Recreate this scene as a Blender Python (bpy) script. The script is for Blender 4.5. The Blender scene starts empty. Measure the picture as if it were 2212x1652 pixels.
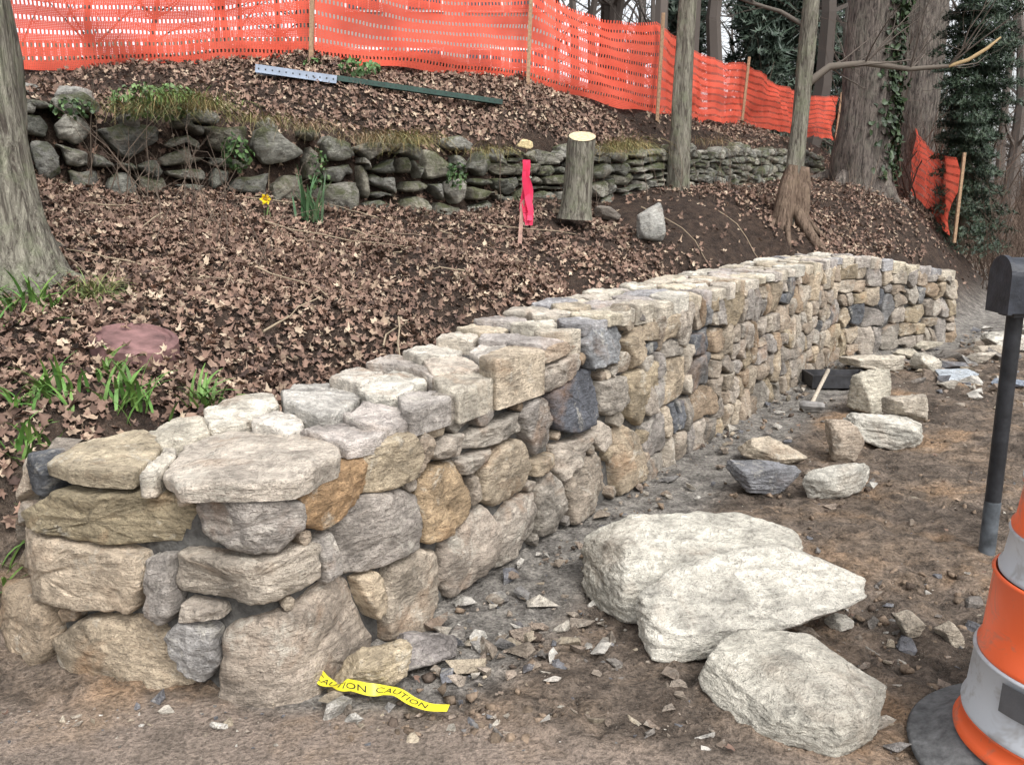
import bpy, bmesh, math, random
import numpy as np
from mathutils import Vector, noise as mn, Matrix
R=random.Random(7); NR=np.random.default_rng(7)
sc=bpy.context.scene
# ------------------------------------------------ helpers
class B:
    def __init__(s): s.v=[]; s.f=[]; s.c=[]; s.m=[]; s.n=0
    def add(s,v,f,c,m=0):
        v=np.asarray(v,float).reshape(-1,3); k=s.n
        s.v.append(v); s.n+=len(v)
        s.f.extend([tuple(i+k for i in q) for q in f]); s.m.extend([m]*len(f))
        c=np.asarray(c,float)
        if c.ndim==1: c=np.tile(c[:3],(len(v),1))
        s.c.append(c[:,:3])
    def make(s,name,mats,smooth=True,parent=None,auto=False):
        me=bpy.data.meshes.new(name)
        me.from_pydata(np.concatenate(s.v).tolist(),[],s.f)
        a=me.color_attributes.new("Col",'FLOAT_COLOR','POINT')
        c=np.concatenate(s.c); c=np.hstack([c,np.ones((len(c),1))])
        a.data.foreach_set("color",c.ravel())
        if not isinstance(mats,(list,tuple)): mats=[mats]
        for m in mats: me.materials.append(m)
        me.polygons.foreach_set("material_index",s.m)
        me.polygons.foreach_set("use_smooth",[smooth]*len(me.polygons))
        me.update()
        o=bpy.data.objects.new(name,me); sc.collection.objects.link(o)
        if parent: o.parent=parent
        return o
def empty(name,loc=(0,0,0)):
    o=bpy.data.objects.new(name,None); o.location=(0,0,0); o.empty_display_size=.2; sc.collection.objects.link(o); return o
def nz(p,f=1.,seed=0.):
    return np.array([mn.noise(Vector((a*f+seed,b*f+seed*1.7,c*f-seed))) for a,b,c in p])
def sstep(x,a,b):
    t=np.clip((x-a)/(b-a),0,1); return t*t*(3-2*t)
# ------------------------------------------------ materials
def nodes(name):
    m=bpy.data.materials.new(name); m.use_nodes=True; nt=m.node_tree; b=nt.nodes["Principled BSDF"]
    return m,nt,b
def N(nt,t,**k):
    n=nt.nodes.new(t)
    for a,v in k.items(): setattr(n,a,v)
    return n
def noiseN(nt,scale,detail=6,rough=.6,vec=None,dist=0):
    n=N(nt,'ShaderNodeTexNoise'); n.inputs['Scale'].default_value=scale; n.inputs['Detail'].default_value=min(detail,4)
    n.inputs['Roughness'].default_value=rough; n.inputs['Distortion'].default_value=dist
    if vec is not None: nt.links.new(vec,n.inputs['Vector'])
    return n
def ramp(nt,src,stops):
    r=N(nt,'ShaderNodeValToRGB'); e=r.color_ramp.elements
    while len(e)<len(stops): e.new(.5)
    for i,(p,c) in enumerate(stops):
        e[i].position=p; e[i].color=(tuple(c)+(1,)) if hasattr(c,'__len__') else (c,c,c,1)
    nt.links.new(src,r.inputs[0]); return r.outputs[0]
def mix(nt,fac,a,b,mode='MIX'):
    n=N(nt,'ShaderNodeMix',data_type='RGBA',blend_type=mode)
    for i,x in ((0,fac),(6,a),(7,b)):
        if hasattr(x,'is_output') : nt.links.new(x,n.inputs[i])
        elif i==0: n.inputs[0].default_value=x
        else: n.inputs[i].default_value=tuple(x)+(1,) if len(x)==3 else x
    return n.outputs[2]
def bump(nt,b,h,strength=.5,dist=.02,prev=None):
    n=N(nt,'ShaderNodeBump'); n.inputs['Strength'].default_value=strength; n.inputs['Distance'].default_value=dist
    nt.links.new(h,n.inputs['Height'])
    if prev is not None: nt.links.new(prev,n.inputs['Normal'])
    nt.links.new(n.outputs[0],b.inputs['Normal']); return n.outputs[0]
def attr(nt): 
    a=N(nt,'ShaderNodeAttribute'); a.attribute_name="Col"; return a
def obco(nt): return N(nt,'ShaderNodeTexCoord').outputs['Object']

def stone_mat(name,moss=0.,rust=1.,lum=1.,white=.5):
    m,nt,b=nodes(name); co=obco(nt); col=attr(nt).outputs['Color']
    n1=noiseN(nt,5,4,.6,co,.5); n2=noiseN(nt,44,4,.8,co); n3=noiseN(nt,150,2,.7,co)
    mp=N(nt,'ShaderNodeMapping'); mp.inputs['Scale'].default_value=(8,8,30); mp.inputs['Rotation'].default_value=(.35,.5,.2)
    nt.links.new(co,mp.inputs['Vector']); n4=noiseN(nt,1.4,4,.7,mp.outputs[0],1.2)
    c=mix(nt,1,col,ramp(nt,n1.outputs[0],[(.38,.68),(.5,1.),(.6,1.2)]),'MULTIPLY')
    c=mix(nt,1,c,ramp(nt,n2.outputs[0],[(.36,.76),(.5,1.),(.64,1.16)]),'MULTIPLY')
    c=mix(nt,.8,c,ramp(nt,n4.outputs[0],[(.36,.66),(.5,1.),(.64,1.2)]),'MULTIPLY')
    nr=noiseN(nt,3.1,3,.6,co,.8)
    c=mix(nt,ramp(nt,nr.outputs[0],[(.56,0.),(.72,.55*rust)]),c,(.34,.18,.08))
    nw=noiseN(nt,6.3,4,.8,co,.5)
    c=mix(nt,ramp(nt,nw.outputs[0],[(.56,0.),(.67,white)]),c,(.60,.56,.48))
    c=mix(nt,ramp(nt,n3.outputs[0],[(.33,.45),(.42,0.)]),c,(.09,.075,.06))
    if moss>0:
        g=N(nt,'ShaderNodeNewGeometry'); sx=N(nt,'ShaderNodeSeparateXYZ'); nt.links.new(g.outputs['Normal'],sx.inputs[0])
        ng=noiseN(nt,4.7,4,.7,co,.5); ad=N(nt,'ShaderNodeMath',operation='MULTIPLY_ADD'); nt.links.new(sx.outputs[2],ad.inputs[0]); ad.inputs[1].default_value=.12; nt.links.new(ng.outputs[0],ad.inputs[2])
        c=mix(nt,ramp(nt,ad.outputs[0],[(.50,0.),(.66,moss)]),c,(.08,.09,.035))
    if lum!=1: c=mix(nt,1,c,(lum,lum,lum),'MULTIPLY')
    nt.links.new(c,b.inputs['Base Color']); b.inputs['Roughness'].default_value=.92; b.inputs['Specular IOR Level'].default_value=.25
    p=bump(nt,b,n4.outputs[0],.9,.03); bump(nt,b,n2.outputs[0],1.,.014,p)
    return m
def vmat(name,rough=.8,nsc=20,amt=.4,bsc=60,bst=.3,spec=.3,trans=0.):
    m,nt,b=nodes(name); co=obco(nt); col=attr(nt).outputs['Color']
    n=noiseN(nt,nsc,3,.65,co); c=mix(nt,1,col,ramp(nt,n.outputs[0],[(.3,1-amt),(.7,1+amt)]),'MULTIPLY')
    nt.links.new(c,b.inputs['Base Color']); b.inputs['Roughness'].default_value=rough; b.inputs['Specular IOR Level'].default_value=spec
    if bst>0: n2=noiseN(nt,bsc,3,.7,co); bump(nt,b,n2.outputs[0],bst,.01)
    if trans>0:
        t=N(nt,'ShaderNodeBsdfTranslucent'); nt.links.new(c,t.inputs[0]); ms=N(nt,'ShaderNodeMixShader'); ms.inputs[0].default_value=trans
        nt.links.new(b.outputs[0],ms.inputs[1]); nt.links.new(t.outputs[0],ms.inputs[2]); nt.links.new(ms.outputs[0],nt.nodes['Material Output'].inputs[0])
    return m
def bark_mat(name,c1,c2,lich=(.25,.27,.2),la=.4,sc_=1.):
    m,nt,b=nodes(name); co=obco(nt); mp=N(nt,'ShaderNodeMapping'); mp.inputs['Scale'].default_value=(22*sc_,22*sc_,3.2*sc_); nt.links.new(co,mp.inputs['Vector'])
    n=noiseN(nt,1.5,4,.75,mp.outputs[0],.6); c=ramp(nt,n.outputs[0],[(.38,c1),(.6,c2)])
    n2=noiseN(nt,6,4,.7,co); c=mix(nt,ramp(nt,n2.outputs[0],[(.48,0.),(.66,la)]),c,lich)
    nt.links.new(c,b.inputs['Base Color']); b.inputs['Roughness'].default_value=.95; b.inputs['Specular IOR Level'].default_value=.15
    bump(nt,b,n.outputs[0],1.,.04); return m
M_stone=stone_mat("fieldstone",0,.75); M_old=stone_mat("mossy_stone",.85,.3,.8,.35); M_rock=stone_mat("pale_rock",0,.3)
M_leaf,nt,b_=nodes("dead_leaf"); nt.links.new(attr(nt).outputs['Color'],b_.inputs['Base Color']); b_.inputs['Roughness'].default_value=.75; b_.inputs['Specular IOR Level'].default_value=.25
M_green=vmat("green_blade",.5,20,.25,50,0,.4,.0)
M_straw=vmat("dry_grass",.8,20,.3,50,0,.2,.0); M_paint=vmat("painted",.5,9,.22,40,.15); M_wood=vmat("raw_wood",.8,30,.35,60,.3)
M_bark=bark_mat("grey_bark",(.07,.06,.05),(.25,.235,.19),(.20,.22,.14),.5)
M_bark2=bark_mat("old_bark",(.038,.032,.03),(.18,.155,.135),(.16,.16,.125),.35,.8)
M_twig,nt,b_=nodes("twig_bark"); nt.links.new(attr(nt).outputs['Color'],b_.inputs['Base Color']); b_.inputs['Roughness'].default_value=.9; b_.inputs['Specular IOR Level'].default_value=.1
# ------------------------------------------------ terrain
def rbf(pts):
    P=np.array(pts,float); X=P[:,:2]; n=len(X)
    D=np.sqrt(((X[:,None]-X[None])**2).sum(2)+.15**2)
    A=np.zeros((n+1,n+1)); A[:n,:n]=D-.02*np.eye(n); A[:n,n]=1; A[n,:n]=1
    w=np.linalg.solve(A,np.append(P[:,2],0))
    def f(x,y):
        r=np.full(x.shape,w[n])
        for i in range(n): r=r+w[i]*np.sqrt((x-X[i,0])**2+(y-X[i,1])**2+.15**2)
        return r
    return f
low=rbf([(-1.95,3.1,.3),(-2.0,3.45,.62),(-1.95,2.85,.12),(-3,2.7,.3),(-3,3.5,.75),(-5,2.6,.35),(-5,4,1.05),(-7,6,1.7),(-12,5,1.9),
(-1.35,3.75,.55),(-.8,4.5,.5),(-.1,5.6,.48),(.8,7,.5),(1.9,8.6,.55),(2.9,10.0,.65),(4.8,11.0,.8),(6.0,12,.55),
(-1.68,3.8,.7),(-1.2,4.5,.75),(-.75,5.1,.87),(-.2,5.9,.9),(.26,6.6,.92),(1.0,7.7,.95),(1.77,8.8,1.03),(.91,9.0,1.28),(2.5,9.9,1.35),(3.84,10.8,1.1),(6.1,13,1.27),(7.3,14,1.02),
(-1.33,4.9,.9),(-1.68,6.3,1.18),(-2,4.6,.95),(-2.12,3.5,.68),(-2.95,5,1.2),(-2.57,4.58,1.0),(-.6,7.2,1.2),
(-5.2,6.2,1.75),(-3.7,6.9,1.71),(-3.15,7.4,1.64),(-2.54,7.7,1.6),(-1.59,8.2,1.51),(-.49,8.9,1.46),(.37,9.5,1.6),(1.01,9.9,1.53),(2.23,11.4,1.76),(3.88,13.9,1.81),(5.95,16.9,1.94),
(3.5,11,1.4),(5.8,15,1.83),(8.3,20,2.3),(7.4,15,1.2),(8.6,19,2.1),(9.5,22,2.0),(14,45,2.8),(40,100,4),(-60,10,2),(100,160,4)])
up=rbf([(-5.2,6.4,2.3),(-3.7,7.1,2.28),(-3.1,7.6,2.2),(-1.59,8.5,2.15),(-.49,9.2,2.05),(1.01,10.2,2.03),(2.23,11.7,2.17),(3.88,14.2,2.33),(5.95,17.2,2.35),
(-5.1,9.5,2.9),(-2.15,10,3.13),(.19,11,2.99),(1.93,12.2,2.72),(2.8,14,2.8),(4.2,16.7,2.98),(8.56,24,3.17),(-2.15,9.3,2.82),(-.13,10.2,2.72),(-10,8,2.8),(-10,14,3.3),
(0,20,3.3),(-5,30,3.6),(8,35,3.5),(30,60,4.2),(-30,50,4),(-20,8,3),(60,140,5),(-60,140,5),(200,300,6),(-200,300,6)])
def pl_sd(poly,x,y):
    P=np.array(poly,float); best=np.full(x.shape,1e9); sd=np.zeros(x.shape); idx=np.zeros(x.shape,int)
    for i in range(len(P)-1):
        d=P[i+1]-P[i]; L2=(d**2).sum(); t=np.clip(((x-P[i,0])*d[0]+(y-P[i,1])*d[1])/L2,0,1)
        ex=x-(P[i,0]+t*d[0]); ey=y-(P[i,1]+t*d[1]); q=np.hypot(ex,ey); s=np.sign(d[0]*ey-d[1]*ex)
        m=q<best-1e-9; best=np.where(m,q,best); sd=np.where(m,q*s,sd); idx=np.where(m,i,idx)
    return sd,idx
NB=[(-60,-2),(-14,1.6),(-4,2.2),(-2.2,2.75),(-1.7,2.92),(-1.10,2.62),(-.84,2.57),(-.7,2.62),(-.5,2.9),(3.4,8.9),(5.14,10.0),(6.1,11.3),(7.3,12.7),(8.8,15),(10.5,20),(15,40),(60,160),(100,300)]
NBa=[0,0,0,0,.25,.25,.25,.25,.25,.25,0,0,0,0,0,0,0]; NBb=[2,.9,.7,.5]+[.45]*6+[1.0,1.5,1.8,2.2,4,6,8]
OW=[(-60,-2),(-8,5.9),(-5.2,6.3),(-3.7,7),(-3.15,7.5),(-2.54,7.8),(-1.59,8.3),(-.49,9),(.37,9.6),(1.01,10),(2.23,11.5),(3.88,14),(5.95,17),(10.3,22),(17,45),(70,160),(120,300)]
OWa=[.1]*12+[0]*4; OWb=[.3]*12+[2,3,4,5]
def hz(x,y,detail=False):
    x=np.asarray(x,float); y=np.asarray(y,float); sh=x.shape; x=np.atleast_1d(x); y=np.atleast_1d(y)
    s1,i1=pl_sd(NB,x,y); a=np.array(NBa+[0])[i1]; b=np.array(NBb+[1])[i1]
    s2,i2=pl_sd(OW,x,y); a2=np.array(OWa+[0])[i2]; b2=np.array(OWb+[1])[i2]
    L=np.maximum(low(x,y),.02); U=np.maximum(up(x,y),L)
    w2=sstep((s2-a2)/(b2-a2),0,1); h=L*(1-w2)+U*w2
    h=h*sstep((s1-a)/(b-a),0,1)
    return h.reshape(sh) if sh else float(h[0])
def axis(lo,hi,flo,fhi,st):
    a=list(np.arange(flo,fhi,st)); s=st; x=flo; l=[]
    while x>lo: s*=1.13; x-=s; l.append(x)
    x=a[-1]; s=st; r=[]
    while x<hi: s*=1.13; x+=s; r.append(x)
    return np.array(l[::-1]+a+r)
gx=axis(-400,500,-4.2,6.2,.03); gy=axis(-60,900,2.0,12.2,.03)
X,Y=np.meshgrid(gx,gy); Z=hz(X,Y); S1,_=pl_sd(NB,X,Y); S2,_=pl_sd(OW,X,Y)
V=np.stack([X.ravel(),Y.ravel(),Z.ravel()],1)
near=(V[:,0]>-7)&(V[:,0]<12)&(V[:,1]>0)&(V[:,1]<24)
dz=np.zeros(len(V)); q=V[near].copy(); q[:,2]=0
hillm=sstep(S1.ravel(),.1,.8)
n1=nz(q,1.1,3); n2=nz(q,4.2,9); n3=nz(q,13,5); n4=nz(q,31,2)
road=1-sstep(q[:,1]-(2.52-.22*np.clip(q[:,0]+.3,0,3))+.12*n1,-.10,.10)
strip=(1-sstep(-S1.ravel()[near]+.1*n1,.35,.62))*(q[:,0]>-.9)*(1-road)
rough=np.where(hillm[near]>.5,1.3,1.)*(1-.85*road)*(1-.55*strip)
dz[near]=(.03*n1*(hillm[near]*2+.4)+.024*n2+.024*n3+.017*n4)*rough - .02*strip*(1-hillm[near])
V[:,2]+=dz
nxx,nyy=len(gx),len(gy)
ii=np.arange((nxx)*(nyy)).reshape(nyy,nxx)
F=np.stack([ii[:-1,:-1],ii[:-1,1:],ii[1:,1:],ii[1:,:-1]],-1).reshape(-1,4)
C=np.zeros((len(V),3)); C[:,0]=hillm; c1=np.zeros(len(V)); c1[near]=strip; C[:,1]=c1; c2=np.zeros(len(V)); c2[near]=road; C[:,2]=c2
def ground_mat():
    m,nt,b=nodes("earth"); co=obco(nt); at=attr(nt); sp=N(nt,'ShaderNodeSeparateColor'); nt.links.new(at.outputs['Color'],sp.inputs[0])
    na=noiseN(nt,1.3,4,.65,co,.5); nb=noiseN(nt,9,4,.75,co,.3); nc=noiseN(nt,55,4,.75,co); nd=noiseN(nt,240,2,.6,co)
    dirt=ramp(nt,na.outputs[0],[(.38,(.085,.065,.05)),(.47,(.15,.118,.093)),(.55,(.20,.15,.11)),(.64,(.30,.20,.125))])
    dirt=mix(nt,1,dirt,ramp(nt,nb.outputs[0],[(.36,.45),(.5,.95),(.64,1.4)]),'MULTIPLY')
    grey=ramp(nt,nb.outputs[0],[(.36,(.11,.10,.09)),(.5,(.21,.195,.175)),(.64,(.33,.305,.27))])
    rd=ramp(nt,na.outputs[0],[(.36,(.19,.155,.125)),(.55,(.27,.215,.175)),(.68,(.31,.23,.165))])
    rd=mix(nt,1,rd,ramp(nt,nb.outputs[0],[(.38,.8),(.6,1.12)]),'MULTIPLY')
    soil=ramp(nt,nb.outputs[0],[(.36,(.020,.013,.010)),(.62,(.062,.041,.03))])
    c=mix(nt,sp.outputs[1],dirt,grey); c=mix(nt,sp.outputs[2],c,rd); c=mix(nt,sp.outputs[0],c,soil)
    c=mix(nt,.9,c,ramp(nt,nc.outputs[0],[(.38,.55),(.5,1.),(.62,1.4)]),'MULTIPLY')
    c=mix(nt,ramp(nt,nd.outputs[0],[(.60,0.),(.68,.4)]),c,(.34,.31,.27))
    nt.links.new(c,b.inputs['Base Color']); b.inputs['Roughness'].default_value=.95; b.inputs['Specular IOR Level'].default_value=.2
    p=bump(nt,b,nb.outputs[0],.7,.05); bump(nt,b,nc.outputs[0],1.,.024,p); return m
M_ground=ground_mat()
g=B(); g.add(V,F.tolist(),C); ground=g.make("ground",M_ground)
# ------------------------------------------------ stone builder
def resample(p,n):
    p=np.asarray(p,float); q=np.vstack([p,p[:1]]); L=np.hypot(*np.diff(q,axis=0).T); cu=np.concatenate([[0],np.cumsum(L)])
    t=np.linspace(0,cu[-1],n,endpoint=False); return np.stack([np.interp(t,cu,q[:,0]),np.interp(t,cu,q[:,1])],1)
def rounded(p,n,r=.2):
    p=np.asarray(p,float); o=[]
    for i in range(len(p)):
        a,b,c=p[i-1],p[i],p[(i+1)%len(p)]
        rr=r*R.uniform(.4,1.5)
        o.append(b+(a-b)*min(rr,.45)); o.append(b+((a+c)/2-b)*rr*.3); o.append(b+(c-b)*min(rr,.45))
    return resample(o,n)
def area(p): x,y=np.asarray(p).T; return .5*(x@np.roll(y,-1)-y@np.roll(x,-1))
def stone(b,poly,mapf,col,depth=.14,bulge=.035,rough=.012,n=36,dome=18,rnd=.12,fac=1.,jit_=1.,skirt=.05):
    p=np.asarray(poly,float)
    if area(p)<0: p=p[::-1]
    sz=math.sqrt(abs(area(p)))+1e-4
    p=rounded(p,n,rnd); c0=p.mean(0)
    sd=R.uniform(0,90)
    ang=np.linspace(0,2*math.pi,n,endpoint=False)
    jit=np.array([mn.noise(Vector((math.cos(a)*2.4+sd,math.sin(a)*2.4,sd)))+.7*mn.noise(Vector((math.cos(a)*7+sd,math.sin(a)*7,sd)))+.6*mn.noise(Vector((math.cos(a)*16+sd,math.sin(a)*16,sd))) for a in ang])
    p=c0+(p-c0)*(1+.042*jit_*jit)[:,None]
    inn=[.985,.955,.90,.80,.64,.44,.22]
    planes=[]
    for _ in range(6):
        a=R.uniform(0,2*math.pi); planes.append((math.cos(a),math.sin(a),R.uniform(-.05,.42),R.uniform(.05,.38)*fac))
    tx,ty=R.uniform(-.16,.16)*fac,R.uniform(-.16,.16)*fac
    def H(uv,f):
        rel=(uv-c0)/sz; o=np.full(len(uv),bulge*(1-.6*f**dome))
        cut=np.zeros(len(uv))
        for (px,py,off,sl) in planes: cut=np.maximum(cut,np.maximum(0,rel[:,0]*px+rel[:,1]*py-off)*sl*sz)
        return o-np.minimum(cut,bulge*.8+.01)+(rel[:,0]*tx+rel[:,1]*ty)*sz
    U=[];O=[]
    o1=H(p*1.0,1.)
    U.append(c0+(p-c0)*.98);O.append(np.full(n,-depth))
    U.append(c0+(p-c0)*.992);O.append(o1-skirt-bulge*.25)
    U.append(p);O.append(o1-.010)
    for f in inn: uv=c0+(p-c0)*f; U.append(uv); O.append(H(uv,f))
    U.append(c0[None]); O.append(H(c0[None],0))
    K=len(inn)+3
    U=np.vstack(U);O=np.concatenate(O)
    q=np.stack([U[:,0]+sd,U[:,1]-sd,O*0+sd],1)
    nn=.6*nz(q,8)+.5*nz(q,20)+.42*nz(q,48)+ .6*np.abs(nz(q,14,5))
    msk=np.ones(len(O)); msk[:n]=0; msk[n:2*n]=.6
    O=O+nn*rough*msk*2.
    xyz=mapf(U[:,0],U[:,1],O)
    F=[]
    for k in range(K-1):
        for i in range(n):
            j=(i+1)%n; F.append((k*n+i,k*n+j,(k+1)*n+j,(k+1)*n+i))
    e=K*n
    for i in range(n): F.append(((K-1)*n+i,(K-1)*n+(i+1)%n,e))
    b.add(xyz,F,col)
TAN=[(.40,.325,.235),(.37,.30,.23),(.44,.37,.285),(.35,.295,.235),(.38,.31,.215),(.33,.295,.25),(.31,.28,.25),(.39,.34,.285),(.35,.265,.185),(.43,.375,.305),(.41,.355,.295)]
DARK=[(.13,.135,.145),(.18,.18,.18),(.23,.225,.22)]
def scol():
    c=R.choice(DARK) if R.random()<.09 else R.choice(TAN); k=R.uniform(.75,1.12); return tuple(x*k for x in c)
path=np.array([(-1.75,3.5),(-1.86,3.05),(-1.62,2.82),(-1.10,2.62),(-.84,2.57),(-.70,2.62),(-.5,2.9),(3.4,8.9),(5.14,10.0),(5.35,10.5)])
seg=np.diff(path,axis=0); cum=np.concatenate([[0],np.cumsum(np.hypot(*seg.T))])
ts=np.arange(0,cum[-1],.02); px=np.interp(ts,cum,path[:,0]); py=np.interp(ts,cum,path[:,1])
kk=np.exp(-np.linspace(-2.5,2.5,13)**2/2); kk/=kk.sum()
pad=lambda a:np.concatenate([[2*a[0]-a[i] for i in range(6,0,-1)],a,[2*a[-1]-a[-1-i] for i in range(1,7)]])
px=np.convolve(pad(px),kk,'valid'); py=np.convolve(pad(py),kk,'valid')
ddx=np.gradient(px,ts); ddy=np.gradient(py,ts); dl=np.hypot(ddx,ddy); ndx,ndy=ddy/dl,-ddx/dl
BAT=.06
def facemap(s,z,o):
    x=np.interp(s,ts,px); y=np.interp(s,ts,py); nx=np.interp(s,ts,ndx); ny=np.interp(s,ts,ndy)
    w=o-BAT*z-.01
    x=x-.10*(1-np.clip(z/.6,0,1))*sstep(1.2-s,0,.9)
    return np.stack([x+nx*w,y+ny*w,z],1)
def ztop(s): return np.interp(s,[0,1.3,2.0,2.25,2.6,3.1,3.35,3.8,4.2,9.2,9.5,11.4],[.66,.71,.72,.75,.80,.86,.93,.98,1.01,1.02,1.03,.78])
FS='''62,50 83,62 109,64 131,64 140,62 140,57 134,49 109,47 66,46;142,62 146,67 173,67 181,64 181,56 172,49 157,50 143,53;182,66 196,70 216,71 220,66 216,57 202,53 192,51 182,56;36,28 55,43 99,45 118,44 120,35 115,24 93,22 38,21;122,43 131,45 134,34 134,27 130,23 123,25;135,47 143,48 166,47 182,48 188,47 188,36 179,34 165,32 135,34 134,39;26,12 46,19 78,19 82,6 78,-4 28,-5;84,9 96,18 122,21 127,16 137,8 138,1 111,-6 87,-5;128,17 137,25 148,22 149,11 144,4 138,5;151,20 156,24 180,27 198,32 205,26 210,9 213,2 208,-5 188,-6 174,-5 150,-5;137,31 150,30 151,27 137,25;189,47 196,49 197,35 190,33;199,51 211,56 231,54 240,49 240,37 237,30 216,29 200,32;206,28 216,27 220,20 219,12 212,11 209,17;220,10 222,22 225,26 242,26 252,22 254,9 250,2 236,-3 219,-1;213,73 231,75 240,74 242,65 237,57 223,56 214,57;243,69 246,73 251,70 248,61 242,56;241,52 251,57 266,56 273,42 271,32 254,27 243,30;254,10 258,22 276,30 286,31 294,21 291,7 273,1 259,0;274,62 283,65 308,66 315,66 315,58 286,57 274,59;284,49 300,55 315,53 322,39 314,29 295,28 284,35;293,19 308,26 324,26 328,8 308,1 293,0;316,65 324,70 337,69 345,58 343,45 328,43 320,55;274,47 281,46 283,37 275,35;251,63 261,67 273,66 269,58 253,60;266,56 293,55 276,48 269,50;327,27 337,34 347,26 355,9 345,0 329,3;324,41 345,40 345,34 324,34;342,68 364,74 389,74 394,53 389,45 364,46 345,53;376,90 389,96 419,95 425,86 416,74 384,75;357,18 364,28 389,29 405,18 402,6 379,-1 359,0;347,43 359,42 389,41 370,32 352,24 347,30;406,33 422,37 442,27 442,2 411,0 408,18;335,83 370,85 372,77 347,71 337,71;395,66 425,64 425,50 405,46 396,50;427,83 446,91 452,74 434,67;428,63 467,66 470,52 450,42 447,31 430,40;330,92 356,93 372,88 352,86 334,85'''
wall=B(); polys=[]
special={28:(.11,.115,.13),29:(.28,.285,.29),9:(.37,.31,.25),2:(.36,.235,.13),12:(.32,.285,.25),5:(.38,.33,.27),0:(.32,.265,.175),3:(.47,.385,.29),17:(.40,.295,.185),14:(.37,.315,.25),18:(.37,.315,.26),8:(.31,.295,.28),1:(.35,.315,.28),7:(.38,.31,.225),6:(.38,.30,.215),15:(.40,.33,.235),20:(.40,.33,.245)}
for i,l in enumerate(FS.split(';')):
    p=np.array([[float(a)/100 for a in t.split(',')] for t in l.split()]); c=p.mean(0); p=c+(p-c)*1.045; polys.append(p)
    stone(wall,p,facemap,special.get(i,R.choice(TAN)),depth=.16,bulge=.036,rough=.011,n=80,rnd=.085,dome=24)
def pdist(p,pt):
    a=p; b=np.roll(p,-1,0); d=b-a; t=np.clip(((pt-a)*d).sum(1)/(d**2).sum(1),0,1); q=a+d*t[:,None]; r=np.hypot(*(pt-q).T).min()
    x,y=pt; ins=False
    for (x1,y1),(x2,y2) in zip(a,b):
        if (y1>y)!=(y2>y) and x<(x2-x1)*(y-y1)/(y2-y1)+x1: ins=not ins
    return -r if ins else r
cand=[]
for s in np.arange(.1,4.5,.03):
    for z in np.arange(.03,float(ztop(s))-.05,.03):
        pt=np.array([s,z]); nb=[p for p in polys if abs(p[:,0].mean()-s)<.5]
        d=min(pdist(p,pt) for p in nb) if nb else .09
        if d>.026: cand.append((min(d,.09),s,z))
cand.sort(reverse=True); used=[]
for d,s,z in cand:
    if all(math.hypot(s-a,z-b_)>d+e for e,a,b_ in used):
        used.append((d,s,z)); a0=R.uniform(0,1); pp=[(s+d*1.1*R.uniform(.85,1.3)*math.cos(a),z+d*R.uniform(.8,1.2)*math.sin(a)) for a in a0+np.arange(0,6.28,1.26)]
        stone(wall,pp,facemap,scol(),depth=.1,bulge=.012,rough=.006,n=20)
def bsp(x0,x1,y0,y1,wm,hm,out):
    w,h=x1-x0,y1-y0
    if w<=wm*R.uniform(.7,1.8) and h<=hm*R.uniform(.7,1.8): out.append((x0,x1,y0,y1)); return
    if w/wm*R.uniform(.7,1.4)>h/hm: 
        m=x0+w*R.uniform(.3,.7); bsp(x0,m,y0,y1,wm,hm,out); bsp(m,x1,y0,y1,wm,hm,out)
    else:
        m=y0+h*R.uniform(.3,.7); bsp(x0,x1,y0,m,wm,hm,out); bsp(x0,x1,m,y1,wm,hm,out)
def warp(u,v,a=.035,sd=0):
    return (u+a*mn.noise(Vector((u*4+sd,v*4,1)))+a*.8*mn.noise(Vector((u*9,v*9+sd,2))), v+a*mn.noise(Vector((u*4,v*4+sd,7)))+a*.8*mn.noise(Vector((u*9+sd,v*9,5))))
def cellpoly(c,gap,a=.035,sd=0,cut=.6):
    x0,x1,y0,y1=c; p=[]
    w,h=x1-x0,y1-y0
    pts=[(x0,y0),((x0+x1)/2,y0),(x1,y0),(x1,(y0+y1)/2),(x1,y1),((x0+x1)/2,y1),(x0,y1),(x0,(y0+y1)/2)]
    pts=[warp(u,v,a,sd) for u,v in pts]
    for k in (0,2,4,6):
        if R.random()<cut*.5:
            f=R.uniform(.08,.26); a_=np.array(pts[k]); cc=np.array(pts[(k+4)%8]); pts[k]=tuple(a_+(cc-a_)*f)
    p=np.array(pts); c_=p.mean(0); k=np.array([1-gap/w,1-gap/h]); return c_+(p-c_)*k
out=[]; x=4.46
while x<9.2:
    w=R.uniform(.5,1.0); x1=min(x+w,9.24)
    if 9.24-x1<.25: x1=9.24
    o=[]; bsp(x,x1,-.04,.93,.27,.23,o); out+=o; x=x1
x=9.27
while x<11.38:
    x1=min(x+R.uniform(.4,.8),11.4)
    if 11.4-x1<.2: x1=11.4
    o=[]; bsp(x,x1,-.04,.93,.25,.24,o); out+=o; x=x1
for c in out:
    s=(c[0]+c[1])/2; k=(float(ztop(s))-.07)/.93 if c[3]>0 else 1
    c=(c[0],c[1],max(c[2],-.04)*k if c[2]>0 else c[2],c[3]*k)
    stone(wall,cellpoly(c,.010,.05),facemap,scol(),depth=.12,bulge=.022,rough=.009,n=40,rnd=.06,dome=24)
for c in [(11.4,11.55,0,.22),(11.4,11.6,.22,.45),(11.42,11.58,.45,.7)]:
    stone(wall,cellpoly(c,.012),facemap,scol(),n=24)
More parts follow.
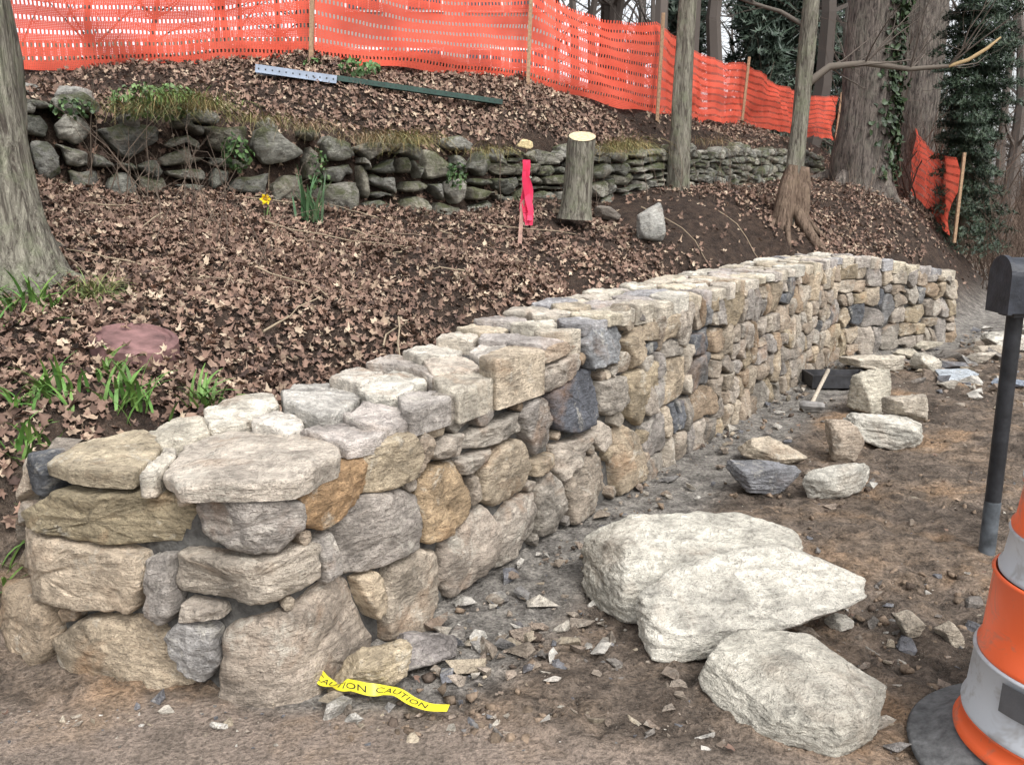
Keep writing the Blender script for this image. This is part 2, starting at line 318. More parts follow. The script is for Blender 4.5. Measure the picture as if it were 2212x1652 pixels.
# cap stones
CAPS=[(.735,.058,[(-1.60,2.88),(-1.60,3.08),(-1.457,3.24),(-1.31,3.14),(-1.248,2.94),(-1.25,2.73),(-1.42,2.76)]),
(.725,.075,[(-1.225,2.92),(-1.275,3.07),(-1.22,3.04),(-1.17,2.9),(-1.16,2.70),(-1.215,2.71)]),
(.745,.055,[(-1.130,2.72),(-1.195,3.065),(-1.113,3.22),(-.905,3.24),(-.717,3.15),(-.616,2.976),(-.593,2.834),(-.677,2.60),(-1.018,2.575)]),
(.74,.1,[(-1.392,3.197),(-1.363,3.447),(-1.232,3.37),(-1.154,3.197),(-1.204,3.085),(-1.275,3.05)]),
(.77,.08,[(-1.242,3.404),(-1.196,3.613),(-1.048,3.722),(-.977,3.527),(-1.01,3.337),(-1.045,3.25),(-1.155,3.215)]),
(.79,.09,[(-.99,3.66),(-1.002,3.957),(-.846,4.034),(-.643,3.614),(-.665,3.361),(-.725,3.196),(-.811,3.293),(-.923,3.442)]),
(.765,.07,[(-1.012,3.30),(-.954,3.434),(-.832,3.327),(-.79,3.184),(-.835,3.13),(-.982,3.194)]),
(.77,.05,[(-.79,3.13),(-.725,3.235),(-.593,3.245),(-.46,3.08),(-.475,3.0),(-.57,2.90),(-.65,2.98)]),
(.79,.06,[(-.642,3.216),(-.594,3.42),(-.42,3.38),(-.37,3.22),(-.445,3.08),(-.579,3.147)]),
(.82,.08,[(-.832,3.88),(-.767,4.086),(-.606,3.98),(-.57,3.814),(-.668,3.72)]),
(.825,.07,[(-.652,3.625),(-.552,3.97),(-.423,3.96),(-.375,3.71),(-.453,3.53),(-.58,3.49)]),
(.845,.07,[(-.693,4.064),(-.623,4.325),(-.476,4.17),(-.313,3.82),(-.353,3.71),(-.467,3.916)]),
(.82,.09,[(-.466,3.48),(-.401,3.65),(-.268,3.52),(-.245,3.37),(-.37,3.15),(-.413,3.2)]),
(.855,.12,[(-.34,3.66),(-.264,3.86),(-.13,3.88),(-.08,3.62),(-.21,3.38),(-.295,3.48)]),
(.88,.08,[(-.527,4.148),(-.436,4.49),(-.234,4.337),(-.261,4.02),(-.43,3.955)]),
(.87,.06,[(-.409,3.946),(-.232,4.045),(-.126,3.82),(-.19,3.73),(-.345,3.727)]),
(.91,.07,[(-.198,4.033),(-.108,4.346),(.022,4.3),(.0,4.03),(-.137,3.87)]),
(.935,.20,[(-.06,3.60),(.15,3.92),(.12,4.11),(-.02,4.01),(-.14,3.72)])]
def capmap(z,tx=0,ty=0,c=(0,0)):
    return lambda u,v,o: np.stack([u,v,z+o+(u-c[0])*tx+(v-c[1])*ty],1)
CC=[(.50,.42,.30),(.56,.51,.43),(.50,.44,.37),(.54,.49,.40),(.64,.59,.50),(.56,.53,.48),(.64,.59,.52),(.48,.43,.39),(.48,.43,.39),(.58,.53,.46),(.64,.60,.52),(.50,.45,.40),(.45,.41,.37),(.50,.45,.37),(.62,.57,.49),(.56,.49,.41),(.56,.51,.45),(.50,.42,.32)]
for i,(z,th,p) in enumerate(CAPS):
    p=np.array(p); c=p.mean(0); p=c+(p-c)*1.04
    bl=.012 if th<.1 else .018
    stone(wall,p,capmap(z-bl,R.uniform(-.05,.05),R.uniform(-.05,.05),c),CC[i],depth=th,bulge=bl,rough=.0075,n=64,dome=30,rnd=.06,fac=.3,skirt=.02)
def clip(poly,a,b):
    m=(a+b)/2; d=b-a; o=[]
    for i in range(len(poly)):
        p,q=poly[i],poly[(i+1)%len(poly)]; fp=(p-m)@d; fq=(q-m)@d
        if fp<=0: o.append(p)
        if fp*fq<0: o.append(p+(q-p)*fp/(fp-fq))
    return o
def vor(x0,x1,y0,y1,nx,ny,jit=.36,aniso=1.):
    S=[]
    for i in range(nx):
        for j in range(ny):
            S.append(np.array([x0+(x1-x0)*(i+.5+(.5*(j%2)-.25)+R.uniform(-jit,jit))/nx,y0+(y1-y0)*(j+.5+R.uniform(-jit,jit)*.7)/ny]))
    res=[]
    for a in S:
        p=[np.array(q,float) for q in ((x0,y0),(x1,y0),(x1,y1),(x0,y1))]
        for b in S:
            if b is not a and np.hypot(*(a-b))<1.2: p=clip(p,a,b)
            if len(p)<3: break
        if len(p)>=3 and abs(area(np.array(p)))>.002: res.append(np.array(p))
    return res
d1=np.array([.545,.838]); n1_=np.array([-.838,.545]); E0=np.array([-.5,2.9]); d2=np.array([.845,.534]); n2_=np.array([-.534,.845]); F0=np.array([3.4,8.9])
LC=[(.54,.48,.39),(.60,.55,.46),(.62,.58,.50),(.50,.43,.33),(.48,.43,.38),(.56,.50,.42),(.42,.38,.35),(.60,.53,.41),(.36,.35,.35)]
for p in vor(1.24,7.25,.0,.66,26,3,.40):
    c=p.mean(0); zt=float(ztop(2.11+c[0]))+R.uniform(-.014,.014); p=c+(p-c)*(1-.022/math.sqrt(abs(area(p))))
    w=np.array([warp(a,b,.014) for a,b in p]); xy=E0+w[:,:1]*d1+w[:,1:]*n1_+n1_*.035
    th=R.uniform(.04,.11); cc=xy.mean(0)
    stone(wall,xy,capmap(zt-.012,R.uniform(-.06,.06),R.uniform(-.06,.06),cc),R.choice(LC),depth=th,bulge=.012,rough=.0075,n=36,dome=24,rnd=.06,fac=.3,skirt=.02)
for p in vor(-.12,2.05,.0,.55,10,3):
    c=p.mean(0); zt=float(ztop(9.27+c[0]))+R.uniform(-.01,.015); p=c+(p-c)*(1-.02/math.sqrt(abs(area(p))))
    xy=F0+p[:,:1]*d2+p[:,1:]*n2_+n2_*.035; cc=xy.mean(0)
    stone(wall,xy,capmap(zt-.014,R.uniform(-.05,.05),R.uniform(-.05,.05),cc),R.choice(LC),depth=.1,bulge=.014,rough=.008,n=26,dome=20,rnd=.1,fac=.3,skirt=.02)
wall_e=empty("stone_retaining_wall")
wall.make("stones",M_stone,True,wall_e)
# mortar core
m,nt,b_=nodes("mortar"); co=obco(nt); n_=noiseN(nt,14,4,.7,co); nt.links.new(ramp(nt,n_.outputs[0],[(.35,(.04,.037,.034)),(.65,(.12,.115,.105))]),b_.inputs['Base Color']); b_.inputs['Roughness'].default_value=.95; bump(nt,b_,n_.outputs[0],.8,.03); M_mortar=m
core=B(); st=[]
for s in [0.05,.3,.46,.62,.8,1.1,1.35,1.5,1.62,1.7,1.77,1.9,2.0,2.11]+list(np.arange(2.3,11.7,.2))+[11.5]:
    z=float(ztop(s))-.075
    if s<2.6: z-=.02
    f0=facemap(np.array([s]),np.array([-.08]),np.array([-.045]))[0]; f1=facemap(np.array([s]),np.array([z]),np.array([-.055]))[0]
    if s<1.3: bk=np.interp(s,[0,.46,1.3],[-1.6,-1.45,-1.2]),np.interp(s,[0,.46,1.3],[3.5,3.5,3.55])
    elif s<2.11: bk=np.interp(s,[1.3,2.11],[-1.2,-1.05]),np.interp(s,[1.3,2.11],[3.55,3.6])
    elif s<9.27:
        k=s-2.11; w=float(np.interp(k,[0,.3,.8,1.5,9],[.86,.86,.76,.66,.64])); q_=E0+d1*k+n1_*w; q0=np.array([-1.05,3.6]); t_=float(sstep(np.array(k),0,.4)); q_=q0*(1-t_)+q_*t_; bk=q_
    else: q_=F0+d2*(s-9.27)+n2_*.55; bk=q_
    st.append([f0,f1,(bk[0],bk[1],z),(bk[0],bk[1],-.1)])
v=np.array(st).reshape(-1,3); F_=[]
for i in range(len(st)-1):
    for j in range(3): F_.append((i*4+j,i*4+j+1,i*4+j+5,i*4+j+4))
F_.append((0,1,2,3)); e=(len(st)-1)*4; F_.append((e+3,e+2,e+1,e))
core.add(v,F_,(.1,.1,.1)); core.make("mortar_core",M_mortar,False,wall_e)
# ------------------------------------------------ old wall
op=np.array(OW[1:13]); ocum=np.concatenate([[0],np.cumsum(np.hypot(*np.diff(op,axis=0).T))])
obz=np.interp(ocum,ocum,[1.8,1.75,1.71,1.64,1.6,1.51,1.46,1.6,1.53,1.78,1.81,1.94])-.06
otz=np.array([2.3,2.3,2.36,2.28,2.26,2.2,2.08,2.1,2.08,2.2,2.38,2.38])
od=np.array([(op[min(i+1,len(op)-1)]-op[max(i-1,0)]) for i in range(len(op))]); od/=np.hypot(*od.T)[:,None]
def omap(s,t,o):
    x=np.interp(s,ocum,op[:,0]); y=np.interp(s,ocum,op[:,1]); nx=np.interp(s,ocum,od[:,1]); ny=-np.interp(s,ocum,od[:,0])
    zb=np.interp(s,ocum,obz); zt=np.interp(s,ocum,otz); z=zb+(zt-zb)*t/.7; w=o-.15*t
    return np.stack([x+nx*w,y+ny*w,z],1)
ow=B(); x=0; out=[]
while x<ocum[-1]:
    fx=x/ocum[-1]; x1=min(x+R.uniform(.7,1.2),ocum[-1]); 
    wm,hm=(.42,.26) if fx<.42 else ((.38,.17) if fx<.62 else (.24,.18))
    o=[]; bsp(x,x1,-.05,.70+R.uniform(-.08,.06),wm,hm,o); out+=[(c,fx) for c in o]; x=x1
for c,fx in out:
    cl=R.choice([(.35,.345,.30),(.29,.285,.255),(.41,.39,.335),(.25,.25,.215),(.33,.31,.25)]); k=R.uniform(.6,1.2)
    off=R.uniform(-.03,.05)
    stone(ow,cellpoly(c,.04 if fx<.45 else .02,.10 if fx<.45 else .07,5,1.3),(lambda of:(lambda s,t,o:omap(s,t,o+of)))(off),[q*k for q in cl],depth=.22,bulge=.085 if fx<.45 else .05,rough=.02,n=38,dome=4.5,rnd=.18,fac=1.3,jit_=1.6,skirt=.04)
for i in range(40):
    s=R.uniform(1,ocum[-1]*.98); w=R.uniform(.12,.3); t=R.uniform(.6,.74)
    stone(ow,[(s,t),(s+w,t-.02),(s+w*1.1,t+.06),(s+w*.5,t+.14),(s-.02,t+.08)],omap,(.35,.34,.30),depth=.2,bulge=.06,rough=.018,n=28,dome=4,rnd=.25)
ow.make("old_mossy_stone_wall",M_old)
# ------------------------------------------------ rocks
def ico(sub):
    bm=bmesh.new(); bmesh.ops.create_icosphere(bm,subdivisions=sub,radius=1); v=np.array([q.co[:] for q in bm.verts]); f=[tuple(a.index for a in q.verts) for q in bm.faces]; bm.free(); return v,f
ICO={k:ico(k) for k in (1,2,3,4,5,6)}
def rockgeo(dims,sub=4,planes=12,rough=.03,hull=None,p_=90,seed=None):
    rr=np.random.default_rng(seed if seed is not None else R.randint(0,10**6))
    v,f=ICO[sub]
    if hull is None:
        n=rr.normal(size=(planes,3)); n/=np.linalg.norm(n,axis=1)[:,None]; d=rr.uniform(.52,.98,planes)
        n=np.vstack([n,np.vstack([np.eye(3),-np.eye(3)])+rr.normal(size=(6,3))*.25]); n/=np.linalg.norm(n,axis=1)[:,None]; d=np.append(d,np.full(6,.75)); dims=np.array(dims)/2*1.15
    else:
        h=np.array(hull,float); c=h.mean(0); h=h-c; bm=bmesh.new(); [bm.verts.new(q) for q in h]; bmesh.ops.convex_hull(bm,input=bm.verts); bm.faces.ensure_lookup_table()
        n=[];d=[]
        for q in bm.faces:
            q.normal_update(); nn=np.array(q.normal[:]); dd=nn@np.array(q.verts[0].co[:])
            if dd<0: nn,dd=-nn,-dd
            n.append(nn); d.append(dd)
        bm.free()
        for _ in range(8):
            a=rr.normal(size=3); a/=np.linalg.norm(a); n.append(a); d.append((h@a).max()*rr.uniform(.88,.97))
        n=np.array(n); d=np.array(d); dims=np.ones(3)
    sv=v.copy()
    if hull is not None:
        ext=np.abs(h).max(0); sv=v*ext; sv/=np.linalg.norm(sv,axis=1)[:,None]
    q=np.maximum(sv@n.T,1e-3)/d; qm=q.max(1); r=1/(qm*((q/qm[:,None])**p_).sum(1)**(1/p_))
    P=sv*r[:,None]*dims; sz=(P.max(0)-P.min(0)).mean(); sd=rr.uniform(0,50)
    if sub>=3:
        Pa=P*np.array([.8,1,3.2])
        nn=nz(P/sz,3,sd)*.6+nz(Pa/sz,7,sd)*.8+nz(P/sz,16,sd)*.5-np.abs(nz(Pa/sz,6,sd+9))*.9+nz(Pa/sz,26,sd)*.4+nz(P/sz,44,sd)*.2
        P=P+sv*(nn*rough*sz)[:,None]
    return (P if hull is None else P+c),f
def addrock(b,x,y,dims,rz=0,tilt=0,z=None,col=None,sub=4,rough=.028,sink=.12,seed=None,hull=None):
    P,f=rockgeo(dims,sub,rough=rough,seed=seed)
    M=(Matrix.Rotation(rz,3,'Z')@Matrix.Rotation(tilt,3,'Y')); P=P@np.array(M).T
    zz=(hz(x,y) if z is None else z); P=P+np.array([x,y,zz-P[:,2].min()-sink*(P[:,2].max()-P[:,2].min())])
    b.add(P,f,col or scol())
def one(name,*a,**k):
    b=B(); addrock(b,*a,**k); return b.make(name,M_rock)
def hullrock(name,h,col,rough=.02,sub=6):
    b=B(); P,f=rockgeo(None,sub,rough=rough,hull=h,p_=200); b.add(P,f,col); return b.make(name,M_rock)
W=(.58,.55,.48)
hullrock("stone_slab",[(.28,3.45,0),(.30,3.55,.17),(.38,3.05,0),(.42,3.08,.13),(.52,3.62,.25),(.45,3.28,.24),(1.0,3.62,.26),(1.18,3.3,.0),(1.26,3.45,.22),(1.27,3.6,.06),(.9,3.1,.2),(.8,3.0,.0),(.5,3.75,.0)],(.53,.50,.43))
hullrock("stone_slab",[(.46,2.95,.02),(.46,2.98,.19),(.50,2.78,0),(.54,2.80,.09),(.62,3.1,.25),(.66,2.8,.0),(.95,3.2,.30),(1.36,3.12,.18),(1.40,3.06,.13),(1.05,2.9,.10),(.9,2.86,.06),(1.12,3.28,.24),(.6,3.18,.05)],(.56,.53,.46))
hullrock("flat_stone",[(.61,2.62,.02),(.64,2.68,.11),(.72,2.38,.0),(.80,2.34,.07),(.95,2.25,.0),(.97,2.28,.10),(1.14,2.36,.02),(1.19,2.5,.09),(1.17,2.62,.03),(1.02,2.78,.13),(.82,2.82,.13),(.8,2.84,.03),(.88,2.55,.135),(1.05,2.45,.12)],(.50,.47,.40),.016)
for (x,y,dm,rz,tl,c) in [(1.6,5.2,(.48,.25,.17),-.5,.15,(.47,.40,.31)),(1.38,4.65,(.38,.24,.19),.1,.1,(.25,.25,.26)),(1.78,4.62,(.46,.23,.18),.35,-.1,W),(2.07,5.28,(.24,.22,.28),.3,.2,(.46,.38,.30)),(2.48,5.62,(.56,.35,.2),-.2,.1,W),
 (2.72,6.45,(.29,.29,.44),.4,.15,(.46,.42,.34)),(3.5,8.25,(.66,.38,.18),.1,0,(.55,.49,.40)),(3.95,8.2,(.34,.24,.2),.5,.1,(.47,.43,.36)),(4.05,7.75,(.42,.22,.1),.1,0,(.38,.41,.44)),(4.35,7.45,(.28,.2,.07),.1,0,(.24,.28,.34)),
 (5.3,9.3,(.5,.35,.22),.2,.1,W),(5.9,9.6,(.5,.4,.25),1.2,.1,W),(5.0,9.0,(.3,.2,.12),0,0,(.46,.4,.32)),(4.7,8.6,(.35,.25,.1),.5,0,(.54,.48,.4)),(5.6,8.6,(.35,.25,.16),.9,0,(.54,.48,.4)),(6.3,10.4,(.6,.4,.3),.2,.1,(.52,.5,.45)),
 (-.46,2.66,(.27,.17,.15),.5,-.25,(.42,.345,.24)),(-.30,2.84,(.25,.19,.10),.3,.2,(.25,.225,.21)),(1.25,3.05,(.1,.08,.06),.3,0,W),(1.5,3.0,(.12,.1,.08),.3,0,(.44,.38,.3)),(1.62,2.95,(.1,.1,.08),.3,0,(.44,.38,.3)),(4.5,9.35,(.3,.2,.1),.2,0,(.5,.45,.36)),(4.1,8.9,(.4,.24,.1),.9,0,(.5,.45,.36))]:
    one("loose_stone",x,y,dm,rz,tl,col=c,sub=5)
one("loose_stone",2.64,5.7,(.32,.22,.17),.1,.1,z=.14,col=(.50,.44,.36),sub=5,sink=0)
one("loose_stone",1.42,8.95,(.32,.22,.36),.2,.2,col=(.36,.35,.32)); one("loose_stone",1.0,9.3,(.3,.2,.15),.2,.2,col=(.24,.21,.18))
for x,y in [(-4.1,7.6),(-3.7,7.75)]: one("loose_stone",x,y,(.4,.3,.18),R.uniform(0,3),0,col=(.33,.32,.29))
POOL=[]
for i in range(40):
    bm=bmesh.new(); [bm.verts.new((R.uniform(-.5,.5)*1.4,R.uniform(-.5,.5),R.uniform(-.5,.5)*.6)) for _ in range(R.randint(9,14))]
    r_=bmesh.ops.convex_hull(bm,input=bm.verts); bmesh.ops.delete(bm,geom=[g_ for g_ in r_['geom_interior'] if isinstance(g_,bmesh.types.BMVert)],context='VERTS')
    bm.verts.index_update(); POOL.append((np.array([q.co[:] for q in bm.verts]),[tuple(a.index for a in q.verts) for q in bm.faces])); bm.free()
gr=B(); cl_=B(); zone=[]
for i in range(230): zone.append((R.gauss(.05,.38),R.gauss(2.93,.28),.010+.075*R.random()**4,0))
for i in range(160):
    k=R.uniform(.3,7); o=R.uniform(0,.2); zone.append((-.5+.545*k+.838*o,2.9+.838*k-.545*o,.012+.06*R.random()**4,0))
for i in range(1500):
    y=2.3+R.random()**1.5*9; x=R.uniform(-.2,.6*y+.6); zone.append((x,y,.006+.05*R.random()**5,0))
for i in range(420): zone.append((R.uniform(3.6,7.5),R.uniform(6.5,11),.03+.16*R.random()**3,0))
for i in range(160): zone.append((R.uniform(-1.8,.4),R.gauss(2.47,.05),.006+.035*R.random()**4,0))
for i in range(160): zone.append((R.uniform(-2,1.2),R.uniform(1.9,2.5),.004+.009*R.random()**2,0))
for i in range(70): zone.append((R.gauss(1.3,.3),R.gauss(2.9,.3),.015+.06*R.random()**3,0))
for i in range(3800):
    y=2.35+R.random()**1.4*8; x=R.uniform(-.6,.6*y+.6); zone.append((x,y,.006+.035*R.random()**3,1))
zone=[z for z in zone if z[1]>1.7]
Xz=np.array([z[0] for z in zone]); Yz=np.array([z[1] for z in zone]); sdz,_=pl_sd(NB,Xz,Yz); Hz=hz(Xz,Yz)
cn=nz(np.stack([Xz,Yz,0*Xz],1),1.5,8)
for (x,y,s,kd),d,h,q_ in zip(zone,sdz,Hz,cn):
    if d>-.03: continue
    if kd and q_<-.05: continue
    if kd: c=np.array(R.choice([(.15,.115,.085),(.20,.15,.11),(.11,.085,.068),(.24,.18,.13)]))
    else: c=R.choice([(.44,.40,.34),(.38,.32,.24),(.22,.21,.20),(.32,.27,.22),(.26,.215,.17),(.16,.16,.17),(.52,.49,.44),(.31,.25,.20),(.24,.19,.15),(.20,.18,.16)])
    P,f=R.choice(POOL); M=np.array(Matrix.Rotation(R.uniform(0,6.3),3,'Z')@Matrix.Rotation(R.gauss(0,.3),3,'X')); (cl_ if kd else gr).add((P*s*1.3*(np.array([.8,1.1,1.3]) if kd else 1))@M.T+[x,y,h+s*.06],f,c)
gr.make("gravel_rubble",M_rock,False); cl_.make("dirt_clods",vmat("clod",.95,40,.4,90,.8,.1),True)
# ------------------------------------------------ leaf litter
def leaves(name,P,Nn,size,cols,mat=M_leaf,shape=None):
    n=len(P); k=12
    th=np.linspace(0,2*math.pi,k,endpoint=False); rad=np.array([1.,.55,.85,.42,.7,.45,.55,.45,.7,.42,.85,.55]) if shape is None else shape
    lx=np.cos(th)*rad; ly=np.sin(th)*rad*.72
    a=NR.uniform(0,2*math.pi,n); T=np.cross(Nn,np.stack([np.cos(a),np.sin(a),NR.uniform(-.3,.3,n)],1)); T/=np.linalg.norm(T,axis=1)[:,None]; Bt=np.cross(Nn,T)
    cu=NR.uniform(-.55,1.3,n); cv=NR.uniform(-.4,1.3,n); sx=size[:,None]
    rj=NR.uniform(.75,1.2,(n,k)); LX=lx*rj; LY=ly*rj; LZ=cu[:,None]*LX**2*.8+cv[:,None]*np.abs(LY)*.9+NR.normal(0,.09,(n,k))
    ring=P[:,None]+T[:,None]*(LX*sx)[...,None]+Bt[:,None]*(LY*sx)[...,None]+Nn[:,None]*(LZ*sx)[...,None]
    v=np.concatenate([P[:,None],ring],1).reshape(-1,3); base=(np.arange(n)*(k+1))[:,None]
    i=np.arange(k); f=np.stack([np.zeros(k,int),1+i,1+(i+1)%k],1); F=(base[:,:,None]+f[None]).reshape(-1,3)
    me=bpy.data.meshes.new(name); me.vertices.add(len(v)); me.vertices.foreach_set("co",v.ravel()); me.loops.add(F.size); me.loops.foreach_set("vertex_index",F.ravel())
    me.polygons.add(len(F)); me.polygons.foreach_set("loop_start",np.arange(len(F))*3); me.polygons.foreach_set("loop_total",np.full(len(F),3)); me.update(); me.validate()
    at=me.color_attributes.new("Col",'FLOAT_COLOR','POINT'); cr=np.repeat(cols,k+1,axis=0)*NR.uniform(.8,1.15,(n*(k+1),1)); at.data.foreach_set("color",np.hstack([cr,np.ones((len(cr),1))]).ravel()); me.materials.append(mat)
    o=bpy.data.objects.new(name,me); sc.collection.objects.link(o); return o
def scat(n,x0,x1,y0,y1): return NR.uniform(x0,x1,n),NR.uniform(y0,y1,n)
xs=[];ys=[]
for n,bx in ((38000,(-4.2,2.5,2.7,7.2)),(34000,(-4.5,4.5,6.5,11.5)),(16000,(-6,6,9,17)),(9000,(3,10,9.5,20)),(7000,(-14,14,12,30))):
    x,y=scat(n,*bx); xs.append(x); ys.append(y)
x=np.concatenate(xs); y=np.concatenate(ys); s1,_=pl_sd(NB,x,y); s2,_=pl_sd(OW,x,y)
pn=nz(np.stack([x,y,0*x],1),.9,4)
dug=np.exp(-(((x-2.5)/1.5)**2+((y-9.9)/1.0)**2)); soil=np.exp(-(((x+4.2)/1.9)**2+((y-8.9)/.8)**2))
keep=(s1>np.where(y<4.2,.85,1.0)+.12*pn)&((s2<-.06)|(s2>.12))
keep|=(s1>.35)&(x<-1.75)&(y>2.9)
keep|=(s1>.6)&(NR.random(len(x))<.15)&((s2<-.06)|(s2>.12))
pr=1-.96*np.clip(dug*2.0+.4*pn,0,1)*(s2<0)-.8*np.clip(soil,0,1); pr*=np.where(pn<-.38,.35,1); keep&=NR.random(len(x))<pr
keep&=~(((x+1.89)**2+(y-4.3)**2)<.21**2)
x,y=x[keep],y[keep]; e=.03; z=hz(x,y); gxn=(hz(x+e,y)-z)/e; gyn=(hz(x,y+e)-z)/e
nn=np.stack([-np.clip(gxn,-1.5,1.5),-np.clip(gyn,-1.5,1.5),np.ones_like(x)],1); nn+=NR.normal(0,.5,nn.shape); nn/=np.linalg.norm(nn,axis=1)[:,None]
qq=np.stack([x,y,0*x],1); dzl=(.03*nz(qq,1.1,3)*2.4+.024*nz(qq,4.2,9))*1.3
P=np.stack([x,y,z+dzl+NR.uniform(.0,.045,len(x))],1)
pal=np.array([(.165,.105,.08),(.235,.16,.12),(.115,.072,.054),(.32,.235,.17),(.19,.12,.09),(.43,.34,.25),(.07,.046,.038),(.235,.15,.11)])
pc=pal[NR.choice(8,len(x),p=[.2,.2,.15,.12,.14,.07,.05,.07])]*NR.uniform(.75,1.25,(len(x),1))*(1+.25*pn[keep])[:,None]
leaves("fallen_leaves",P,nn,NR.uniform(.022,.050,len(x))*np.where(y>8,1.1,1),pc)
x,y=scat(90,-1.8,4,2.0,8); s1,_=pl_sd(NB,x,y); k=s1<-.1; x,y=x[k],y[k]; P=np.stack([x,y,hz(x,y)+.015],1); nn=NR.normal(0,.2,P.shape)+[0,0,1]; nn/=np.linalg.norm(nn,axis=1)[:,None]
leaves("stray_leaves",P,nn,NR.uniform(.015,.03,len(x)),pal[NR.choice(8,len(x))])
# ------------------------------------------------ plants
def blades(b,x,y,n,L,w,col,spread=.06,arch=.6,z=None,seg_=5,down=None):
    for i in range(n):
        bx,by=x+R.gauss(0,spread),y+R.gauss(0,spread); bz=(hz(bx,by)+.0 if z is None else z); a=R.uniform(0,6.28) if down is None else R.gauss(down,.7)
        l=L*R.uniform(.55,1.15); ar=arch*R.uniform(.5,1.5); lean=R.uniform(.1,.5)
        pts=[];d=np.array([math.cos(a),math.sin(a)])
        for k in range(seg_+1):
            t=k/seg_; h=l*(t*math.cos(lean)-ar*t*t*.7); o=l*(t*math.sin(lean)+ar*t*t*.55)
            pts.append((bx+d[0]*o,by+d[1]*o,bz+h))
        side=np.array([-d[1],d[0],0]); v=[];f=[]
        for k,p in enumerate(pts):
            ww=w*(1-.9*(k/seg_)**2)*(.6+.4*min(1,k)); v+=[np.array(p)-side*ww/2,np.array(p)+side*ww/2+np.array([0,0,ww*.2])]
        for k in range(seg_): f.append((2*k,2*k+1,2*k+3,2*k+2))
        c=np.array(col)*R.uniform(.6,1.3)*np.array([R.uniform(.85,1.25),1,1]); b.add(v,f,c)
G1=(.11,.22,.05)
for (x,y,n,L,sp) in [(-2.57,4.6,36,.30,.06),(-2.5,4.35,14,.22,.05),(-2.66,4.45,20,.3,.05),(-1.99,3.72,30,.26,.06),(-1.85,3.95,16,.2,.04),(-1.68,3.78,44,.27,.05),(-1.42,3.93,30,.22,.035),(-1.28,4.02,6,.1,.02),(-1.98,3.4,26,.24,.05),(-1.83,3.24,12,.22,.025),(-1.97,3.1,22,.22,.04),(-2.62,4.9,14,.2,.04),(-2.1,3.6,14,.2,.04)]:
    b=B(); blades(b,x,y,n,L,.018,G1,sp,.6); b.make("daylily_plant",M_green)
b=B(); blades(b,-2.34,4.82,180,.28,.007,(.16,.2,.07),.05,.9); b.make("grass_tuft",M_green)
b=B(); blades(b,-1.72,7.5,30,.46,.024,(.06,.12,.05),.05,.2); b.make("daffodil_plant",M_green)
b=B()
fx,fy=-2.02,7.3; fz=hz(fx,fy)+.16
blades(b,fx,fy,6,.16,.012,(.08,.14,.04),.02,.3)
for i in range(6):
    a=i*1.047; v=[(fx,fy,fz),(fx+.035*math.cos(a-.4),fy-.01,fz+.035*math.sin(a-.4)),(fx+.05*math.cos(a),fy-.03,fz+.05*math.sin(a)),(fx+.035*math.cos(a+.4),fy-.01,fz+.035*math.sin(a+.4))]; b.add(v,[(0,1,2,3)],(.85,.68,.03))
v=[];n=10
for k,(r,o) in enumerate([(.012,0),(.02,-.03),(.028,-.045)]): v+=[(fx+r*math.cos(t),fy+o,fz+r*math.sin(t)) for t in np.linspace(0,6.28,n,endpoint=False)]
b.add(v,[(k*n+i,k*n+(i+1)%n,(k+1)*n+(i+1)%n,(k+1)*n+i) for k in range(2) for i in range(n)],(.85,.6,.02)); b.make("daffodil_plant",M_green)
SH=np.array([1.,.85,.8,.75,.7,.6,.5,.6,.7,.75,.8,.85])
def leafclump(name,cx,cy,cz,rx,ry,rz,n,size,cols,mat=M_green):
    u=NR.normal(size=(n,3)); u/=np.linalg.norm(u,axis=1)[:,None]; u*=NR.uniform(.3,1,(n,1))**.5; P=u*[rx,ry,rz]+[cx,cy,cz]
    nn=u+NR.normal(0,.5,u.shape)+[0,-.3,.5]; nn/=np.linalg.norm(nn,axis=1)[:,None]
    c=np.array(cols)[NR.choice(len(cols),n)]*NR.uniform(.6,1.3,(n,1))
    return leaves(name,P,nn,NR.uniform(.6,1.2,n)*size,c,mat,SH)
IV=[(.05,.10,.03),(.085,.15,.05),(.035,.07,.025)]
leafclump("ivy_plant",-2.95,7.5,2.38,.42,.25,.15,420,.032,[(.10,.17,.05),(.14,.22,.08),(.07,.11,.04)])
leafclump("ivy_plant",-2.35,7.65,1.98,.13,.08,.16,120,.035,IV)
leafclump("ivy_plant",-.55,8.8,1.83,.12,.08,.12,90,.03,IV); leafclump("ivy_plant",-1.75,8.1,1.85,.1,.06,.2,70,.03,IV); leafclump("ivy_plant",-3.5,7.2,2.3,.18,.1,.08,90,.03,IV)
leafclump("ivy_plant",-1.6,9.6,2.95,.22,.2,.08,90,.04,[(.08,.16,.05)]); leafclump("ivy_plant",-2.1,9.7,3.0,.1,.1,.06,40,.04,[(.08,.16,.05)])
b=B()
for (x,y,z,n,L) in [(-2.6,7.5,2.32,320,.38),(-3.0,7.4,2.28,200,.32),(-1.0,8.65,2.12,360,.36),(-1.3,8.45,2.12,160,.32),(1.3,10.2,2.15,260,.38),(1.05,9.9,2.1,130,.3),(-.2,9.1,2.05,120,.28),(-2.2,7.85,2.25,120,.28),(2.6,11.8,2.3,90,.3),(-1.8,8.1,2.2,120,.3)]:
    blades(b,x,y,n,L,.006,R.choice([(.34,.28,.16),(.29,.235,.14),(.24,.22,.10)]),.15,1.3,z=z,down=-math.pi/2)
blades(b,-2.75,7.45,180,.27,.008,(.13,.2,.06),.18,1.0,z=2.35); b.make("dry_grass",M_straw)
